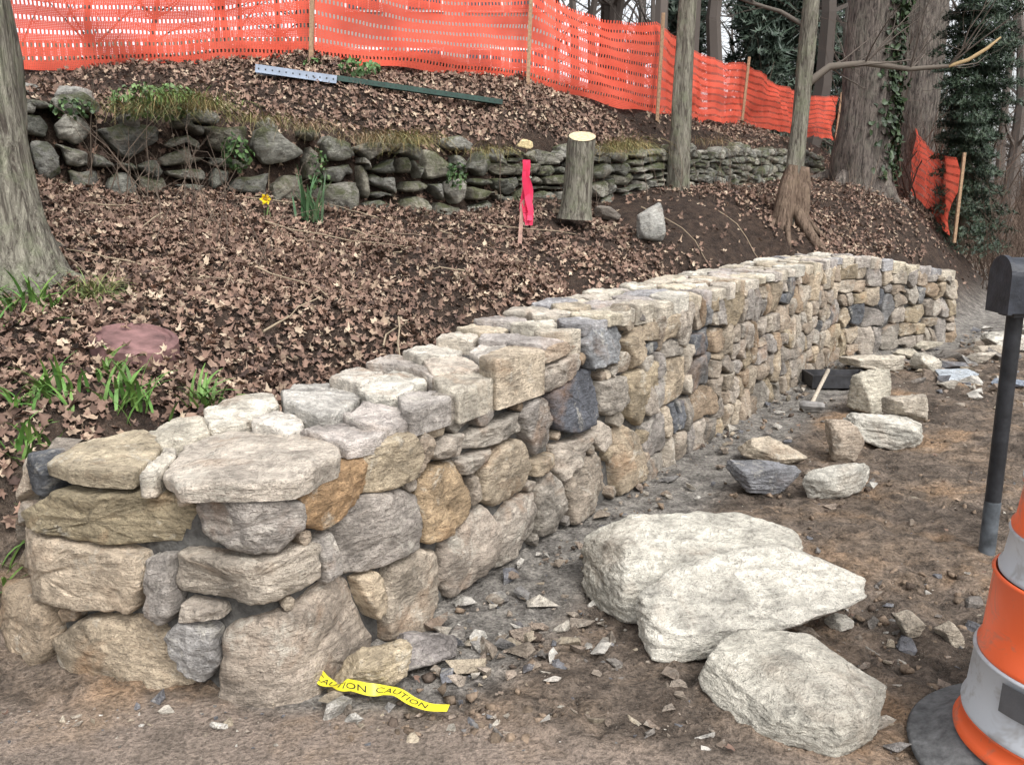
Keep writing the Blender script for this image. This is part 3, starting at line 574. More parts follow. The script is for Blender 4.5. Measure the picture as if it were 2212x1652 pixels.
# ------------------------------------------------ trees
def tube(b,pts,rad,n,col,wob=0.,cap=False,sd=0):
    pts=[np.array(p,float) for p in pts]; V_=[];prev=None
    for i,p in enumerate(pts):
        t=pts[min(i+1,len(pts)-1)]-pts[max(i-1,0)]; t/=np.linalg.norm(t)+1e-9
        u=np.cross(t,[0.13,1,0.05]) if abs(t[1])<.9 else np.cross(t,[1,0,0]); u/=np.linalg.norm(u); w=np.cross(t,u)
        for k in range(n):
            a=2*math.pi*k/n; r=rad[i]
            if wob: r*=1+wob*mn.noise(Vector((math.cos(a)*1.6+sd,math.sin(a)*1.6,p[2]*.9+sd)))+wob*.35*mn.noise(Vector((math.cos(a)*7,math.sin(a)*7+sd,p[2]*2)))
            V_.append(p+(u*math.cos(a)+w*math.sin(a))*r)
    f=[(i*n+k,i*n+(k+1)%n,(i+1)*n+(k+1)%n,(i+1)*n+k) for i in range(len(pts)-1) for k in range(n)]
    if cap: f.append(tuple((len(pts)-1)*n+k for k in range(n)))
    b.add(V_,f,col)
def branch(b,p,d,L,r,dep,col,n=4,ks=(2,4),sg=4,up_=.15):
    pts=[p];rad=[r];d=d/np.linalg.norm(d); q=p
    for i in range(sg):
        d=d+np.array([R.gauss(0,.16),R.gauss(0,.16),R.gauss(up_*.3,.12)]); d/=np.linalg.norm(d); q=q+d*L/sg; pts.append(q); rad.append(r*(1-.7*(i+1)/sg))
    tube(b,pts,rad,n if r>.01 else 3,col)
    if dep>0:
        for _ in range(R.randint(*ks)):
            i=R.randint(1,sg); a=np.array([R.gauss(0,1),R.gauss(0,1),R.gauss(up_,.6)]); a/=np.linalg.norm(a); dd=d*.7+a*.8
            branch(b,pts[i],dd,L*R.uniform(.45,.75),rad[i]*.6,dep-1,col,n,ks,sg,up_)
def trunkpts(x,y,z0,h,lean=(0,0),n=14,cur=.05,sd=0):
    return [(x+lean[0]*t*h+cur*mn.noise(Vector((t*2+sd,0,sd))),y+lean[1]*t*h+cur*mn.noise(Vector((0,t*2,sd))),z0+t*h) for t in np.linspace(0,1,n)]
def bigtree(name,x,y,r,h,mat,lean=(0,0),flare=1.5,sd=0,roots=0,branches=6,bz=(.5,1),brL=2.,taper=.5):
    e_=empty(name); b=B(); z0=hz(x,y)-.2; n=34; ts_=np.concatenate([np.linspace(0,.12,12),np.linspace(.15,1,22)])
    pts=[(x+lean[0]*t*h+.06*mn.noise(Vector((t*3+sd,0,sd))),y+lean[1]*t*h,z0+t*h) for t in ts_]
    rad=[r*(1-taper*t)*(1+(flare-1)*math.exp(-t*h/.3)) for t in ts_]
    tube(b,pts,rad,n,(.2,.2,.2),.25,sd=sd)
    for i in range(roots):
        a=i*6.28/roots+R.uniform(-.3,.3); L=r*R.uniform(.9,1.5); pp=[]
        for t in np.linspace(0,1,6):
            xx,yy=x+math.cos(a+.3*t)*(r*.7+L*t),y+math.sin(a+.3*t)*(r*.7+L*t); pp.append((xx,yy,hz(xx,yy)+(.16*(1-t)**1.5)*(r/.3)-.05))
        tube(b,pp,[r*.34*(1-.7*t) for t in np.linspace(0,1,6)],10,(.2,.2,.2),.2,sd=i)
    b.make("trunk",mat,True,e_)
    if branches:
        b=B()
        for i in range(branches):
            t=R.uniform(*bz); p=np.array([x+lean[0]*t*h,y+lean[1]*t*h,z0+t*h]); a=R.uniform(0,6.28)
            branch(b,p,np.array([math.cos(a),math.sin(a),R.uniform(.1,.8)]),brL*R.uniform(.6,1.2),r*.28,3,(.12,.105,.09),5,(2,4),5)
        b.make("branches",M_twig,True,e_)
    return e_
bigtree("maple_tree",-3.12,5.05,.36,9,M_bark,(.0,0),1.6,3,7,5,(.6,1),2.5)
bigtree("young_tree",2.08,11.15,.125,9,M_bark,(.012,0),1.2,11,0,10,(.36,1),1.7,.45)
t3=bigtree("gnarled_tree",3.45,11.0,.105,9,M_bark,(.035,0),1.6,21,0,14,(.22,1),1.8,.5)
b=B(); tube(b,[(3.40,11,1.15),(3.43,10.98,1.5),(3.45,11,1.8),(3.48,11,2.0)],[.24,.20,.16,.11],22,(.2,.2,.2),.7,sd=4)
for (a,L,r_) in [(-1.1,.75,.075),(-2.0,.45,.06),(-.55,.6,.05),(-2.7,.35,.06)]:
    pp=[]
    for t in np.linspace(0,1,7): xx,yy=3.43+math.cos(a+.3*t)*(.08+L*t),11+math.sin(a+.3*t)*(.08+L*t); pp.append((xx,yy,hz(xx,yy)+.22*(1-t)**2-.03))
    tube(b,pp,[r_*(1-.75*t) for t in np.linspace(0,1,7)],9,(.2,.2,.2),.4,sd=a)
b.make("root_flare",bark_mat("root_bark",(.08,.055,.04),(.22,.16,.12),(.26,.2,.14),.4),True,t3)
b=B(); P0=[(3.55,11,2.95),(3.8,10.95,3.15),(4.2,10.9,3.18),(4.7,10.8,3.1),(5.1,10.7,3.12)]; tube(b,P0,[.05,.042,.034,.028,.022],8,(.14,.12,.10),.1)
tube(b,[(5.1,10.7,3.12),(5.3,10.65,3.18),(5.48,10.6,3.3),(5.62,10.6,3.42)],[.022,.022,.02,.010],7,(.40,.29,.16),.1)
for p in P0[1:]:
    for _ in range(4): branch(b,np.array(p),np.array([R.uniform(-.2,1),R.uniform(-.5,.5),R.uniform(-.6,.6)]),.9,.012,1,(.12,.10,.085),4)
b.make("long_branch",M_twig,True,t3)
ivt=bigtree("ivy_covered_tree",5.95,15.2,.44,12,M_bark2,(-.0,0),1.35,31,5,6,(.5,1),3,.25)
bigtree("old_maple_tree",8.2,18.6,.52,13,M_bark2,(.006,0),1.3,41,0,8,(.35,1),3,.3)
n=1900; t=NR.uniform(0,1,n); a=NR.normal(-.45,.5,n); zz=1.9+t*6; rr=.46-.08*t; P=np.stack([5.95+np.cos(a)*rr,15.2+np.sin(a)*rr,zz],1)+NR.normal(0,.06,(n,3)); nn=np.stack([np.cos(a),np.sin(a),0*a+.3],1)+NR.normal(0,.3,(n,3)); nn/=np.linalg.norm(nn,axis=1)[:,None]
o=leaves("ivy",P,nn,NR.uniform(.05,.09,n),np.array([(.02,.036,.015),(.035,.06,.023)])[NR.choice(2,n)],M_green,SH); o.parent=ivt
# stump
b=B(); x,y=.64,8.85; z0=1.4; hh=.80; pts=[(x+.05*t,y,z0+hh*t) for t in np.linspace(0,1,8)]; se=empty("cut_tree_stump")
tube(b,pts,[.18,.155,.145,.14,.138,.136,.14,.138],22,(.2,.2,.2),.12,sd=5)
vv=b.v[0]; vv[-22:,2]+=(vv[-22:,1]-y)*.42; b.make("trunk",M_bark,True,se)
b=B(); v=[(x+.05,y,z0+hh+.004)]; 
for r in (.05,.1,.132): v+=[(x+.05+r*math.cos(a),y+r*math.sin(a),z0+hh+.004+r*math.sin(a)*.42) for a in np.linspace(0,6.28,20,endpoint=False)]
f=[(0,1+i,1+(i+1)%20) for i in range(20)]+[(1+k*20+i,1+k*20+(i+1)%20,21+k*20+(i+1)%20,21+k*20+i) for k in range(2) for i in range(20)]
b.add(v,f,(.55,.45,.29)); b.make("cut_face",M_wood,False,se)
one("loose_stone",.15,9.35,(.18,.12,.1),.2,.2,z=2.12,col=(.62,.5,.28),sub=4)
# background trees
def rep(name,base,places,mat,smooth=False):
    b=B()
    for (x,y,s,v) in places:
        bb=base[v]; a=R.uniform(0,6.28); Mx=np.array([[math.cos(a),-math.sin(a),0],[math.sin(a),math.cos(a),0],[0,0,1]])*s
        b.add(np.concatenate(bb.v)@Mx.T+np.array([x,y,hz(x,y)-.1]),bb.f,np.concatenate(bb.c)*R.uniform(.7,1.3))
    return b.make(name,mat,smooth)
base=[]
for k in range(5):
    b=B(); H=R.uniform(9,13); tp=trunkpts(0,0,0,H,(R.uniform(-.04,.04),0),8,.6,k*7); tube(b,tp,[.2*(1-.75*i/7) for i in range(8)],6,(.11,.095,.085))
    for i in range(13):
        j=R.randint(2,7); a=R.uniform(0,6.28); branch(b,np.array(tp[j]),np.array([math.cos(a),math.sin(a),R.uniform(.2,1.2)]),R.uniform(2,3.6),.055,3,(.12,.105,.095),4,(2,3),4)
    base.append(b)
pl=[]
for i in range(80):
    y=R.uniform(24,85); x=R.uniform(-.12,.72)*y
    pl.append((x,y,R.uniform(.8,1.5),R.randrange(5)))
for i in range(14): y=R.uniform(36,60); pl.append((R.uniform(-.7,-.2)*y,y,R.uniform(.9,1.4),R.randrange(5)))
rep("distant_trees",base,pl,M_twig)
base2=[]
for k in range(4):
    b=B()
    for i in range(16): a=R.uniform(0,6.28); branch(b,np.array([R.gauss(0,.3),R.gauss(0,.3),0.]),np.array([math.cos(a)*.5,math.sin(a)*.5,1.]),R.uniform(.9,2.2),.014,2,(.13,.095,.075),3,(2,4),4)
    base2.append(b)
pl=[(R.uniform(.42,.75)*y,y,R.uniform(.8,1.9),R.randrange(4)) for y in [R.uniform(17,60) for _ in range(100)]]
pl+=[(R.uniform(7.8,10.5),R.uniform(14,19),R.uniform(.5,.9),R.randrange(4)) for _ in range(14)]+[(R.uniform(.1,.45)*y,y,R.uniform(.8,1.6),R.randrange(4)) for y in [R.uniform(26,60) for _ in range(34)]]
rep("undergrowth_brush",base2,pl,M_twig)
def conifer(name,x,y,H,W_,n,size,lean=0,col=[(.02,.035,.02),(.03,.05,.028),(.045,.065,.035)],z0=None):
    z0=hz(x,y) if z0 is None else z0; t=NR.random(n)**.8; lay=np.floor(t*11)/11; tt=.5*t+.5*lay
    rmax=W_*(1-tt)**.7*(.55+.45*np.sin(t*60)**2)*(.8+.3*np.sin(7*t+3)); a=NR.uniform(0,6.28,n); r=rmax*NR.uniform(.25,1,n)**.5*(1+.3*np.sin(3*a+t*20))
    P=np.stack([x+np.cos(a)*r+lean*t*H,y+np.sin(a)*r,z0+.1+t*H-.25*r],1); nn=np.stack([np.cos(a)*.6,np.sin(a)*.6,.7+0*a],1)+NR.normal(0,.35,(n,3)); nn/=np.linalg.norm(nn,axis=1)[:,None]
    e_=empty(name); b=B(); tube(b,[(x,y,z0-.1),(x+lean*H*.5,y,z0+H*.5),(x+lean*H,y,z0+H*.97)],[W_*.07,W_*.05,.01],8,(.1,.08,.06)); b.make("trunk",M_twig,True,e_)
    o=leaves("foliage",P,nn,NR.uniform(.5,1.3,n)*size,np.array(col)[NR.choice(len(col),n)],M_green,np.array([1.6,.3,.9,.25,.8,.3,1.0,.3,.8,.25,.9,.3])); o.parent=e_; return e_
conifer("cedar_tree",7.85,15.4,5.6,1.15,26000,.055,-.0,[(.018,.034,.02),(.028,.05,.028),(.042,.066,.036)])
for (x,y,H,W_) in [(10.5,38,12,3.2),(14,42,13,3.6),(8,44,10,3),(19,46,9,3.5),(23,52,12,4),(12,30,7,2)]: conifer("evergreen_tree",x,y,H,W_,5000,.33,0,[(.035,.055,.04),(.055,.08,.055)])
# ------------------------------------------------ fence
m,nt,b_=nodes("orange_mesh"); uv=N(nt,'ShaderNodeUVMap'); sx=N(nt,'ShaderNodeSeparateXYZ'); nt.links.new(uv.outputs[0],sx.inputs[0])
def mth(op,a,b=None,c=None):
    n=N(nt,'ShaderNodeMath',operation=op)
    for i,x in enumerate((a,b,c)):
        if x is None: continue
        if hasattr(x,'is_output'): nt.links.new(x,n.inputs[i])
        else: n.inputs[i].default_value=x
    return n.outputs[0]
vf=mth('FRACT',mth('MULTIPLY',sx.outputs[1],9.)); openb=mth('GREATER_THAN',vf,.68)
uf=mth('FRACT',mth('MULTIPLY',sx.outputs[0],30.)); strand=mth('LESS_THAN',uf,.5)
uf2=mth('FRACT',mth('MULTIPLY',sx.outputs[0],70.)); vf2=mth('FRACT',mth('MULTIPLY',sx.outputs[1],72.)); hole=mth('MULTIPLY',mth('GREATER_THAN',uf2,.72),mth('GREATER_THAN',vf2,.7))
alpha=mth('SUBTRACT',1.,mth('MAXIMUM',mth('MULTIPLY',openb,mth('SUBTRACT',1.,strand)),mth('MULTIPLY',hole,mth('SUBTRACT',1.,openb))))
ny=noiseN(nt,2.5,3,.5,obco(nt)); cc=ramp(nt,ny.outputs[0],[(.3,(.84,.13,.08)),(.7,(.90,.175,.115))])
dfs=N(nt,'ShaderNodeBsdfDiffuse'); trl=N(nt,'ShaderNodeBsdfTranslucent'); nt.links.new(cc,dfs.inputs[0]); nt.links.new(cc,trl.inputs[0]); m1=N(nt,'ShaderNodeMixShader'); m1.inputs[0].default_value=.42; nt.links.new(dfs.outputs[0],m1.inputs[1]); nt.links.new(trl.outputs[0],m1.inputs[2])
tr=N(nt,'ShaderNodeBsdfTransparent'); m2=N(nt,'ShaderNodeMixShader'); nt.links.new(alpha,m2.inputs[0]); nt.links.new(tr.outputs[0],m2.inputs[1]); nt.links.new(m1.outputs[0],m2.inputs[2]); nt.links.new(m2.outputs[0],nt.nodes['Material Output'].inputs[0]); M_mesh=m
def fence(name,pts,sag=.05):
    e_=empty(name); P=np.array(pts); L=np.concatenate([[0],np.cumsum(np.hypot(*np.diff(P[:,:2],axis=0).T))]); n=int(L[-1]/.1)+1; t=np.linspace(0,L[-1],n); H=16
    x=np.interp(t,L,P[:,0]);y=np.interp(t,L,P[:,1]);zb=np.interp(t,L,P[:,2]);zt=np.interp(t,L,P[:,3])
    idx=np.clip(np.searchsorted(L,t,side='right')-1,0,len(L)-2); fr=(t-L[idx])/(L[idx+1]-L[idx]); sg=4*fr*(1-fr)
    me=bpy.data.meshes.new("netting"); V_=[];UVv=[]
    for i in range(n):
        for j in range(H+1):
            h=j/H; z=zb[i]+(zt[i]-zb[i])*h-sg[i]*(sag+.12)*h + .05*mn.noise(Vector((t[i]*1.0,h*1.5,1)))+(.07*mn.noise(Vector((t[i]*1.7,0,9))) if j==0 else 0)
            of=.12*mn.noise(Vector((t[i]*1.3,h*2.5,5)))+.06*sg[i]*math.sin(h*3)+.06*mn.noise(Vector((t[i]*4+h*3,h*2,15)))
            V_.append((x[i]+of*.4,y[i]-of-.03,z)); UVv.append((t[i]/1.2,h))
    F_=[(i*(H+1)+j,(i+1)*(H+1)+j,(i+1)*(H+1)+j+1,i*(H+1)+j+1) for i in range(n-1) for j in range(H)]
    me.from_pydata(V_,[],F_); ul=me.uv_layers.new(name="UVMap")
    for lp in me.loops: ul.data[lp.index].uv=UVv[lp.vertex_index]
    for p in me.polygons: p.use_smooth=True
    me.materials.append(M_mesh); o=bpy.data.objects.new("netting",me); sc.collection.objects.link(o); o.parent=e_
    b=B()
    for (px_,py_,z0,z1) in pts:
        a=.022; lx=R.uniform(.0,.07); v=[(px_+dx*a+lx*(zz-z0),py_+dy*a,zz) for zz in (z0-.1,z1+.08) for dx,dy in ((-1,-1),(1,-1),(1,1),(-1,1))]
        v=[(q[0],q[1]-.18,q[2]) for q in v]
        b.add(v,[(0,1,5,4),(1,2,6,5),(2,3,7,6),(3,0,4,7),(4,5,6,7)],(.32,.21,.13))
    b.make("stakes",M_wood,False,e_)
fence("orange_safety_fence",[(-8.5,9.3,2.85,4.05),(-5.1,9.5,2.9,4.1),(-2.15,10,3.08,4.25),(.19,11,2.96,4.15),(1.93,12.2,2.70,3.88),(4.2,16.7,2.95,4.02),(8.56,24,3.15,4.25)])
fence("orange_safety_fence",[(8.9,21.5,2.2,3.2),(8.15,18.5,1.9,3.1),(7.25,14.6,1.0,2.25)],.02)
# ------------------------------------------------ house, picket fence
def box(b,x0,x1,y0,y1,z0,z1,col,m=0):
    v=[(x,y,z) for z in (z0,z1) for x,y in ((x0,y0),(x1,y0),(x1,y1),(x0,y1))]; b.add(v,[(0,1,5,4),(1,2,6,5),(2,3,7,6),(3,0,4,7),(4,5,6,7),(3,2,1,0)],col,m)
he=empty("brick_house"); m,nt,b_=nodes("brick"); br=N(nt,'ShaderNodeTexBrick'); br.inputs['Scale'].default_value=4; br.inputs['Color1'].default_value=(.28,.12,.08,1); br.inputs['Color2'].default_value=(.2,.09,.06,1); br.inputs['Mortar'].default_value=(.3,.27,.24,1); nt.links.new(obco(nt),br.inputs[0]); nt.links.new(br.outputs[0],b_.inputs[0])
b=B(); box(b,-5.5,1.2,26,34,3,8.6,(.2,.1,.08)); b.make("walls",m,False,he)
b=B(); b.add([(-6,25.5,8.6),(1.7,25.5,8.6),(1.7,34.5,8.6),(-6,34.5,8.6),(-6,30,11.5),(1.7,30,11.5)],[(0,1,5,4),(2,3,4,5),(1,2,5),(3,0,4)],(.08,.075,.07)); b.make("roof",M_paint,False,he)
b=B()
for zx in (4.3,6.8):
    for xx in (-4.6,-2.9,-1.2,.0):
        box(b,xx-.08,xx+.98,25.93,25.99,zx-.08,zx+1.48,(.7,.7,.68)); box(b,xx,xx+.9,25.88,25.92,zx,zx+1.4,(.06,.07,.08))
        for q_ in (1,2): box(b,xx+q_*.3-.015,xx+q_*.3+.015,25.85,25.875,zx,zx+1.4,(.7,.7,.68)); box(b,xx,xx+.9,25.82,25.845,zx+q_*.46,zx+q_*.46+.03,(.7,.7,.68))
b.make("windows",M_paint,False,he)
b=B(); box(b,.15,1.05,25.9,25.985,3.0,5.2,(.7,.7,.68)); box(b,.22,.98,25.84,25.895,3.0,5.1,(.05,.10,.07)); b.make("door",M_paint,False,he)
b=B()
for i in range(60): x=-12+i*.14; z=hz(x,17); box(b,x,x+.08,17,17.03,z,z+1.0,(.2,.13,.09))
box(b,-12,-3.6,17.04,17.08,3.6,3.68,(.2,.13,.09)); box(b,-12,-3.6,17.04,17.08,4.05,4.13,(.2,.13,.09)); b.make("picket_fence",M_wood,False)
# ------------------------------------------------ metal channels
def beam(name,p0,p1,w,h,col,holes=0):
    b=B(); p0=np.array(p0,float);p1=np.array(p1,float); d=p1-p0;L=np.linalg.norm(d);d/=L; s=np.cross(d,[0,0,1.]);s/=np.linalg.norm(s);u=np.cross(s,d); t=.006
    def bx(a0,a1,s0,s1,u0,u1,c):
        v=[p0+d*a+s*q+u*r for r in (u0,u1) for a,q in ((a0,s0),(a1,s0),(a1,s1),(a0,s1))]; b.add(v,[(0,1,5,4),(1,2,6,5),(2,3,7,6),(3,0,4,7),(4,5,6,7),(3,2,1,0)],c)
    bx(0,L,-w/2,w/2,h-t,h,col); bx(0,L,-w/2,-w/2+t,0,h-t,col); bx(0,L,w/2-t,w/2,0,h-t,col); bx(0,L,w/2,w/2+.015,0,t,col)
    for i in range(holes):
        a=L*(i+.5)/holes; bx(a-.007,a+.007,-.007,.007,h+.0005,h+.0015,(.03,.03,.03)); bx(a-.007,a+.007,w/2+.0005,w/2+.001,h*.4,h*.6,(.03,.03,.03))
    return b.make(name,M_paint,False)
def hp(x,y,o=.03): return (x,y,hz(x,y)+o)
beam("galvanized_channel",hp(-2.58,9.2),hp(-1.80,9.35),.14,.08,(.28,.33,.41),12)
beam("green_sign_post",hp(-1.83,9.36,.05),hp(-.12,10.0,.05),.08,.055,(.025,.055,.045),30)
# drain lid
b=B(); c=np.array([-1.89,4.3,hz(-1.89,4.3)+.045]); e=.05; gxx=(hz(c[0]+e,c[1])-hz(c[0]-e,c[1]))/(2*e); gyy=(hz(c[0],c[1]+e)-hz(c[0],c[1]-e))/(2*e); n=40; v=[]
for r,o in ((.21,-.09),(.21,.0),(.195,.01),(.18,.01),(.175,-.002),(.15,-.002),(.145,.006),(.0005,.01)):
    v+=[(c[0]+r*math.cos(t),c[1]+r*math.sin(t)*.95,c[2]+o+gxx*.9*r*math.cos(t)+gyy*.9*r*math.sin(t)) for t in np.linspace(0,2*math.pi,n,endpoint=False)]
b.add(v,[(k*n+i,k*n+(i+1)%n,(k+1)*n+(i+1)%n,(k+1)*n+i) for k in range(7) for i in range(n)],(.18,.10,.095)); b.make("drain_cover",vmat("clay",.7,9,.5,50,.3),False)
x=-1.89+NR.normal(0,.2,90); y=4.3+NR.normal(0,.2,90); k=(np.hypot(x+1.89,y-4.3)>.16)|(NR.random(90)<.06); x,y=x[k],y[k]
nn=NR.normal(0,.4,(len(x),3))+[0,-.3,1]; nn/=np.linalg.norm(nn,axis=1)[:,None]
leaves("drain_leaves",np.stack([x,y,hz(x,y)+.065],1),nn,NR.uniform(.03,.045,len(x)),pal[NR.choice(8,len(x))])
# pink stakes
M_pink=vmat("pink_ribbon",.5,10,.1,10,0,.3,.3)
def stake(name,x,y,h,w,col,ribbon=True):
    e_=empty(name); z=hz(x,y); b=B(); v=[(x+dx*w+.07*(q-z),y+dy*.012,q) for q in (z-.1,z+h) for dx,dy in ((-1,-1),(1,-1),(1,1),(-1,1))]
    b.add(v,[(0,1,5,4),(1,2,6,5),(2,3,7,6),(3,0,4,7),(4,5,6,7)],(.42,.27,.22)); b.make("wood_stake",M_wood,False,e_)
    b=B()
    for k in range(5):
        v=[];L=h*R.uniform(.5,.85) if k else h*.75; ox=R.uniform(-.02,.06)
        for i in range(11):
            t=i/10; cx=x+.07*h+ox*t+.015*math.sin(t*7+k); cy=y-.02-.01*k-.02*math.sin(t*5+k*2); ww=.022+.008*math.sin(t*9+k); v+=[(cx-ww,cy,z+h+.01-L*t),(cx+ww,cy-.015*math.sin(t*6),z+h+.01-L*t)]
        b.add(v,[(2*i,2*i+1,2*i+3,2*i+2) for i in range(10)],col)
    b.make("flagging_ribbon",M_pink,True,e_)
stake("survey_stake",.07,8.0,.72,.018,(.85,.06,.15)); stake("survey_stake",6.35,16.3,.55,.02,(.85,.06,.16))
# ------------------------------------------------ barrel
be=empty("traffic_barrel"); bx_,by_=1.61,2.22
def lathe(b,x,y,prof,n,colf):
    v=[];cs=[]
    for r,z in prof:
        for t in np.linspace(0,2*math.pi,n,endpoint=False): v.append((x+r*math.cos(t),y+r*math.sin(t),z)); cs.append(colf(z))
    b.add(v,[(k*n+i,k*n+(i+1)%n,(k+1)*n+(i+1)%n,(k+1)*n+i) for k in range(len(prof)-1) for i in range(n)],np.array(cs))
OR=(.80,.12,.03); WH=(.46,.48,.51)
M_drum,nt,b_=nodes("scuffed_plastic"); co=obco(nt); n_=noiseN(nt,7,4,.8,co,.6); c=mix(nt,ramp(nt,n_.outputs[0],[(.52,0.),(.64,.45)]),attr(nt).outputs['Color'],(.20,.17,.14)); nt.links.new(c,b_.inputs['Base Color']); b_.inputs['Roughness'].default_value=.45
sect=[(.075,.145,.305,OR),(.145,.335,.29,WH),(.335,.575,.265,OR),(.575,.70,.235,WH),(.70,.84,.215,OR),(.84,.95,.20,WH),(.95,1.0,.19,OR)]
for i,(z0,z1,r,c) in enumerate(sect):
    b=B(); lathe(b,bx_,by_,[(r+.008,z0),(r+.010,z0+.012),(r,z0+.022),(r-.012,z1-.012),(r-.006,z1-.004),(r-.016,z1)],64,lambda z:c); b.make("band_%d"%(i+1),M_drum,True,be)
b=B(); lathe(b,bx_,by_,[(.18,.998),(.15,1.02),(.02,1.03),(.0005,1.03)],48,lambda z:OR); b.make("lid",M_drum,True,be)
b=B(); box(b,bx_-.08,bx_+.08,by_-.015,by_+.015,1.03,1.11,OR); b.make("handle",M_drum,False,be)
b=B(); lathe(b,bx_,by_,[(.43,.0),(.435,.012),(.425,.022),(.37,.035),(.335,.06),(.29,.07)],64,lambda z:(.13,.13,.13)); b.make("rubber_base",vmat("rubber",.9,25,.4,60,.5,.1),True,be)
b=B(); v=[]
for t in np.linspace(math.radians(196),math.radians(222),8): v+=[(bx_+.294*math.cos(t),by_+.294*math.sin(t),.235),(bx_+.290*math.cos(t),by_+.290*math.sin(t),.318)]
b.add(v,[(2*i,2*i+2,2*i+3,2*i+1) for i in range(7)],(.09,.09,.095)); b.make("tape_patch",M_paint,True,be)
# ------------------------------------------------ mailbox
me_=empty("mailbox_on_post"); M_met=vmat("black_metal",.5,14,.5,60,.2,.35)
b=B(); tube(b,[(2.2,3.78,-.1),(2.2,3.78,.55),(2.2,3.78,1.115)],[.034]*3,20,(.018,.019,.022)); tube(b,[(2.2,3.78,-.1),(2.2,3.78,.24),(2.2,3.78,.25)],[.0355,.0355,.034],20,(.07,.08,.09)); b.make("post",M_met,True,me_)
b=B(); prof=[(-.085,1.12)]+[(-.085,1.27)]+[(.085*-math.cos(a),1.27+.085*math.sin(a)) for a in np.linspace(0.1,math.pi-.1,14)]+[(.085,1.27),(.085,1.12)]
def mb(x0,x1,gz=0,gw=1.):
    v=[]; k=len(prof)
    for x in (x0,x1): v+=[(x,3.78+p[0]*gw,1.2+(p[1]-1.2)*gw+gz) for p in prof]
    b.add(v,[(i,(i+1)%k,k+(i+1)%k,k+i) for i in range(k)]+[tuple(range(k)),tuple(range(2*k-1,k-1,-1))],(.025,.028,.036))
mb(2.13,2.60); mb(2.115,2.135,0,1.06); box(b,2.16,2.5,3.72,3.84,1.10,1.118,(.025,.025,.028)); b.make("box",M_met,False,me_)
b=B(); box(b,2.42,2.44,3.685,3.692,1.2,1.42,(.5,.03,.03)); b.make("flag",M_met,False,me_)
# ------------------------------------------------ sledgehammer + tray
se=empty("sledgehammer"); b=B(); tube(b,[(2.30,6.50,.06),(2.50,6.90,.11),(2.72,7.34,.16)],[.016,.015,.017],10,(.45,.39,.31),cap=True); b.make("handle",M_wood,True,se)
b=B(); tube(b,[(2.22,6.53,.05),(2.24,6.525,.05),(2.37,6.47,.05),(2.39,6.465,.05)],[.022,.034,.034,.022],8,(.2,.19,.18),cap=True); b.make("head",M_met,False,se)
te=empty("mortar_tray"); b=B(); zt=.11; box(b,2.62,3.1,7.35,7.37,0.0,zt,(.03,.03,.033)); box(b,2.62,3.1,7.62,7.64,0,zt,(.03,.03,.033)); box(b,2.597,2.618,7.35,7.64,0,zt,(.03,.03,.033)); box(b,3.102,3.123,7.35,7.64,0,zt,(.03,.03,.033)); box(b,2.62,3.1,7.372,7.618,.0,.06,(.16,.15,.14)); b.make("tray",M_met,False,te)
# ------------------------------------------------ caution tape
tp=np.array([(-.665,2.67,.05),(-.63,2.63,.03),(-.58,2.60,.03),(-.53,2.575,.05),(-.47,2.57,.035),(-.42,2.575,.03),(-.37,2.55,.04),(-.32,2.51,.03),(-.26,2.475,.03),(-.20,2.465,.035)])
tt=np.linspace(0,9,60); q=np.stack([np.interp(tt,range(10),tp[:,i]) for i in range(3)],1)
for _ in range(4): q[1:-1]=(q[:-2]+2*q[1:-1]+q[2:])/4
tl=np.concatenate([[0],np.cumsum(np.linalg.norm(np.diff(q,axis=0),axis=1))]); tw=np.interp(tt,[0,1,2,3,4,5,6,9],[1.3,.4,-.3,1.5,1.2,.3,.1,.0])
def tapept(l,w,off=0):
    c=np.array([np.interp(l,tl,q[:,i]) for i in range(3)]); c2=np.array([np.interp(min(l+.01,tl[-1]),tl,q[:,i]) for i in range(3)]); c1=np.array([np.interp(max(l-.01,0),tl,q[:,i]) for i in range(3)])
    d=c2-c1; d/=np.linalg.norm(d); s=np.cross([0,0,1.],d); s/=np.linalg.norm(s); a=float(np.interp(l,tl,tw)); s2=s*math.cos(a)+np.array([0,0,1.])*math.sin(a); n=np.cross(d,s2); return c+s2*w+n*off
te=empty("caution_tape"); b=B(); v=[]
for l in np.linspace(0,tl[-1],90): v+=[tapept(l,-.02),tapept(l,.02)]
b.add(v,[(2*i,2*i+2,2*i+3,2*i+1) for i in range(89)],(.80,.70,.04)); b.make("ribbon",vmat("yellow_plastic",.35,30,.06,30,.1,.5,.1),True,te)
fc=bpy.data.curves.new("txt",'FONT'); fc.body="CAUTION  CAUTION"; fc.size=.03; fc.resolution_u=2; fo=bpy.data.objects.new("txt",fc); sc.collection.objects.link(fo); bpy.context.view_layer.update()
tm=bpy.data.meshes.new_from_object(fo.evaluated_get(bpy.context.evaluated_depsgraph_get())); bm=bmesh.new(); bm.from_mesh(tm); bmesh.ops.triangulate(bm,faces=bm.faces)
xm=max(v.co.x for v in bm.verts)
for v_ in bm.verts:
    l=.02+v_.co.x/xm*(tl[-1]-.09); w=v_.co.y-.011; v_.co=Vector(tapept(l,w,.0015))
bm.to_mesh(tm); bm.free(); tm.materials.append(M_met); o=bpy.data.objects.new("lettering",tm); sc.collection.objects.link(o); o.parent=te; bpy.data.objects.remove(fo)
ca=tm.color_attributes.new("Col",'FLOAT_COLOR','POINT'); ca.data.foreach_set("color",[.02,.02,.02,1]*len(tm.vertices))
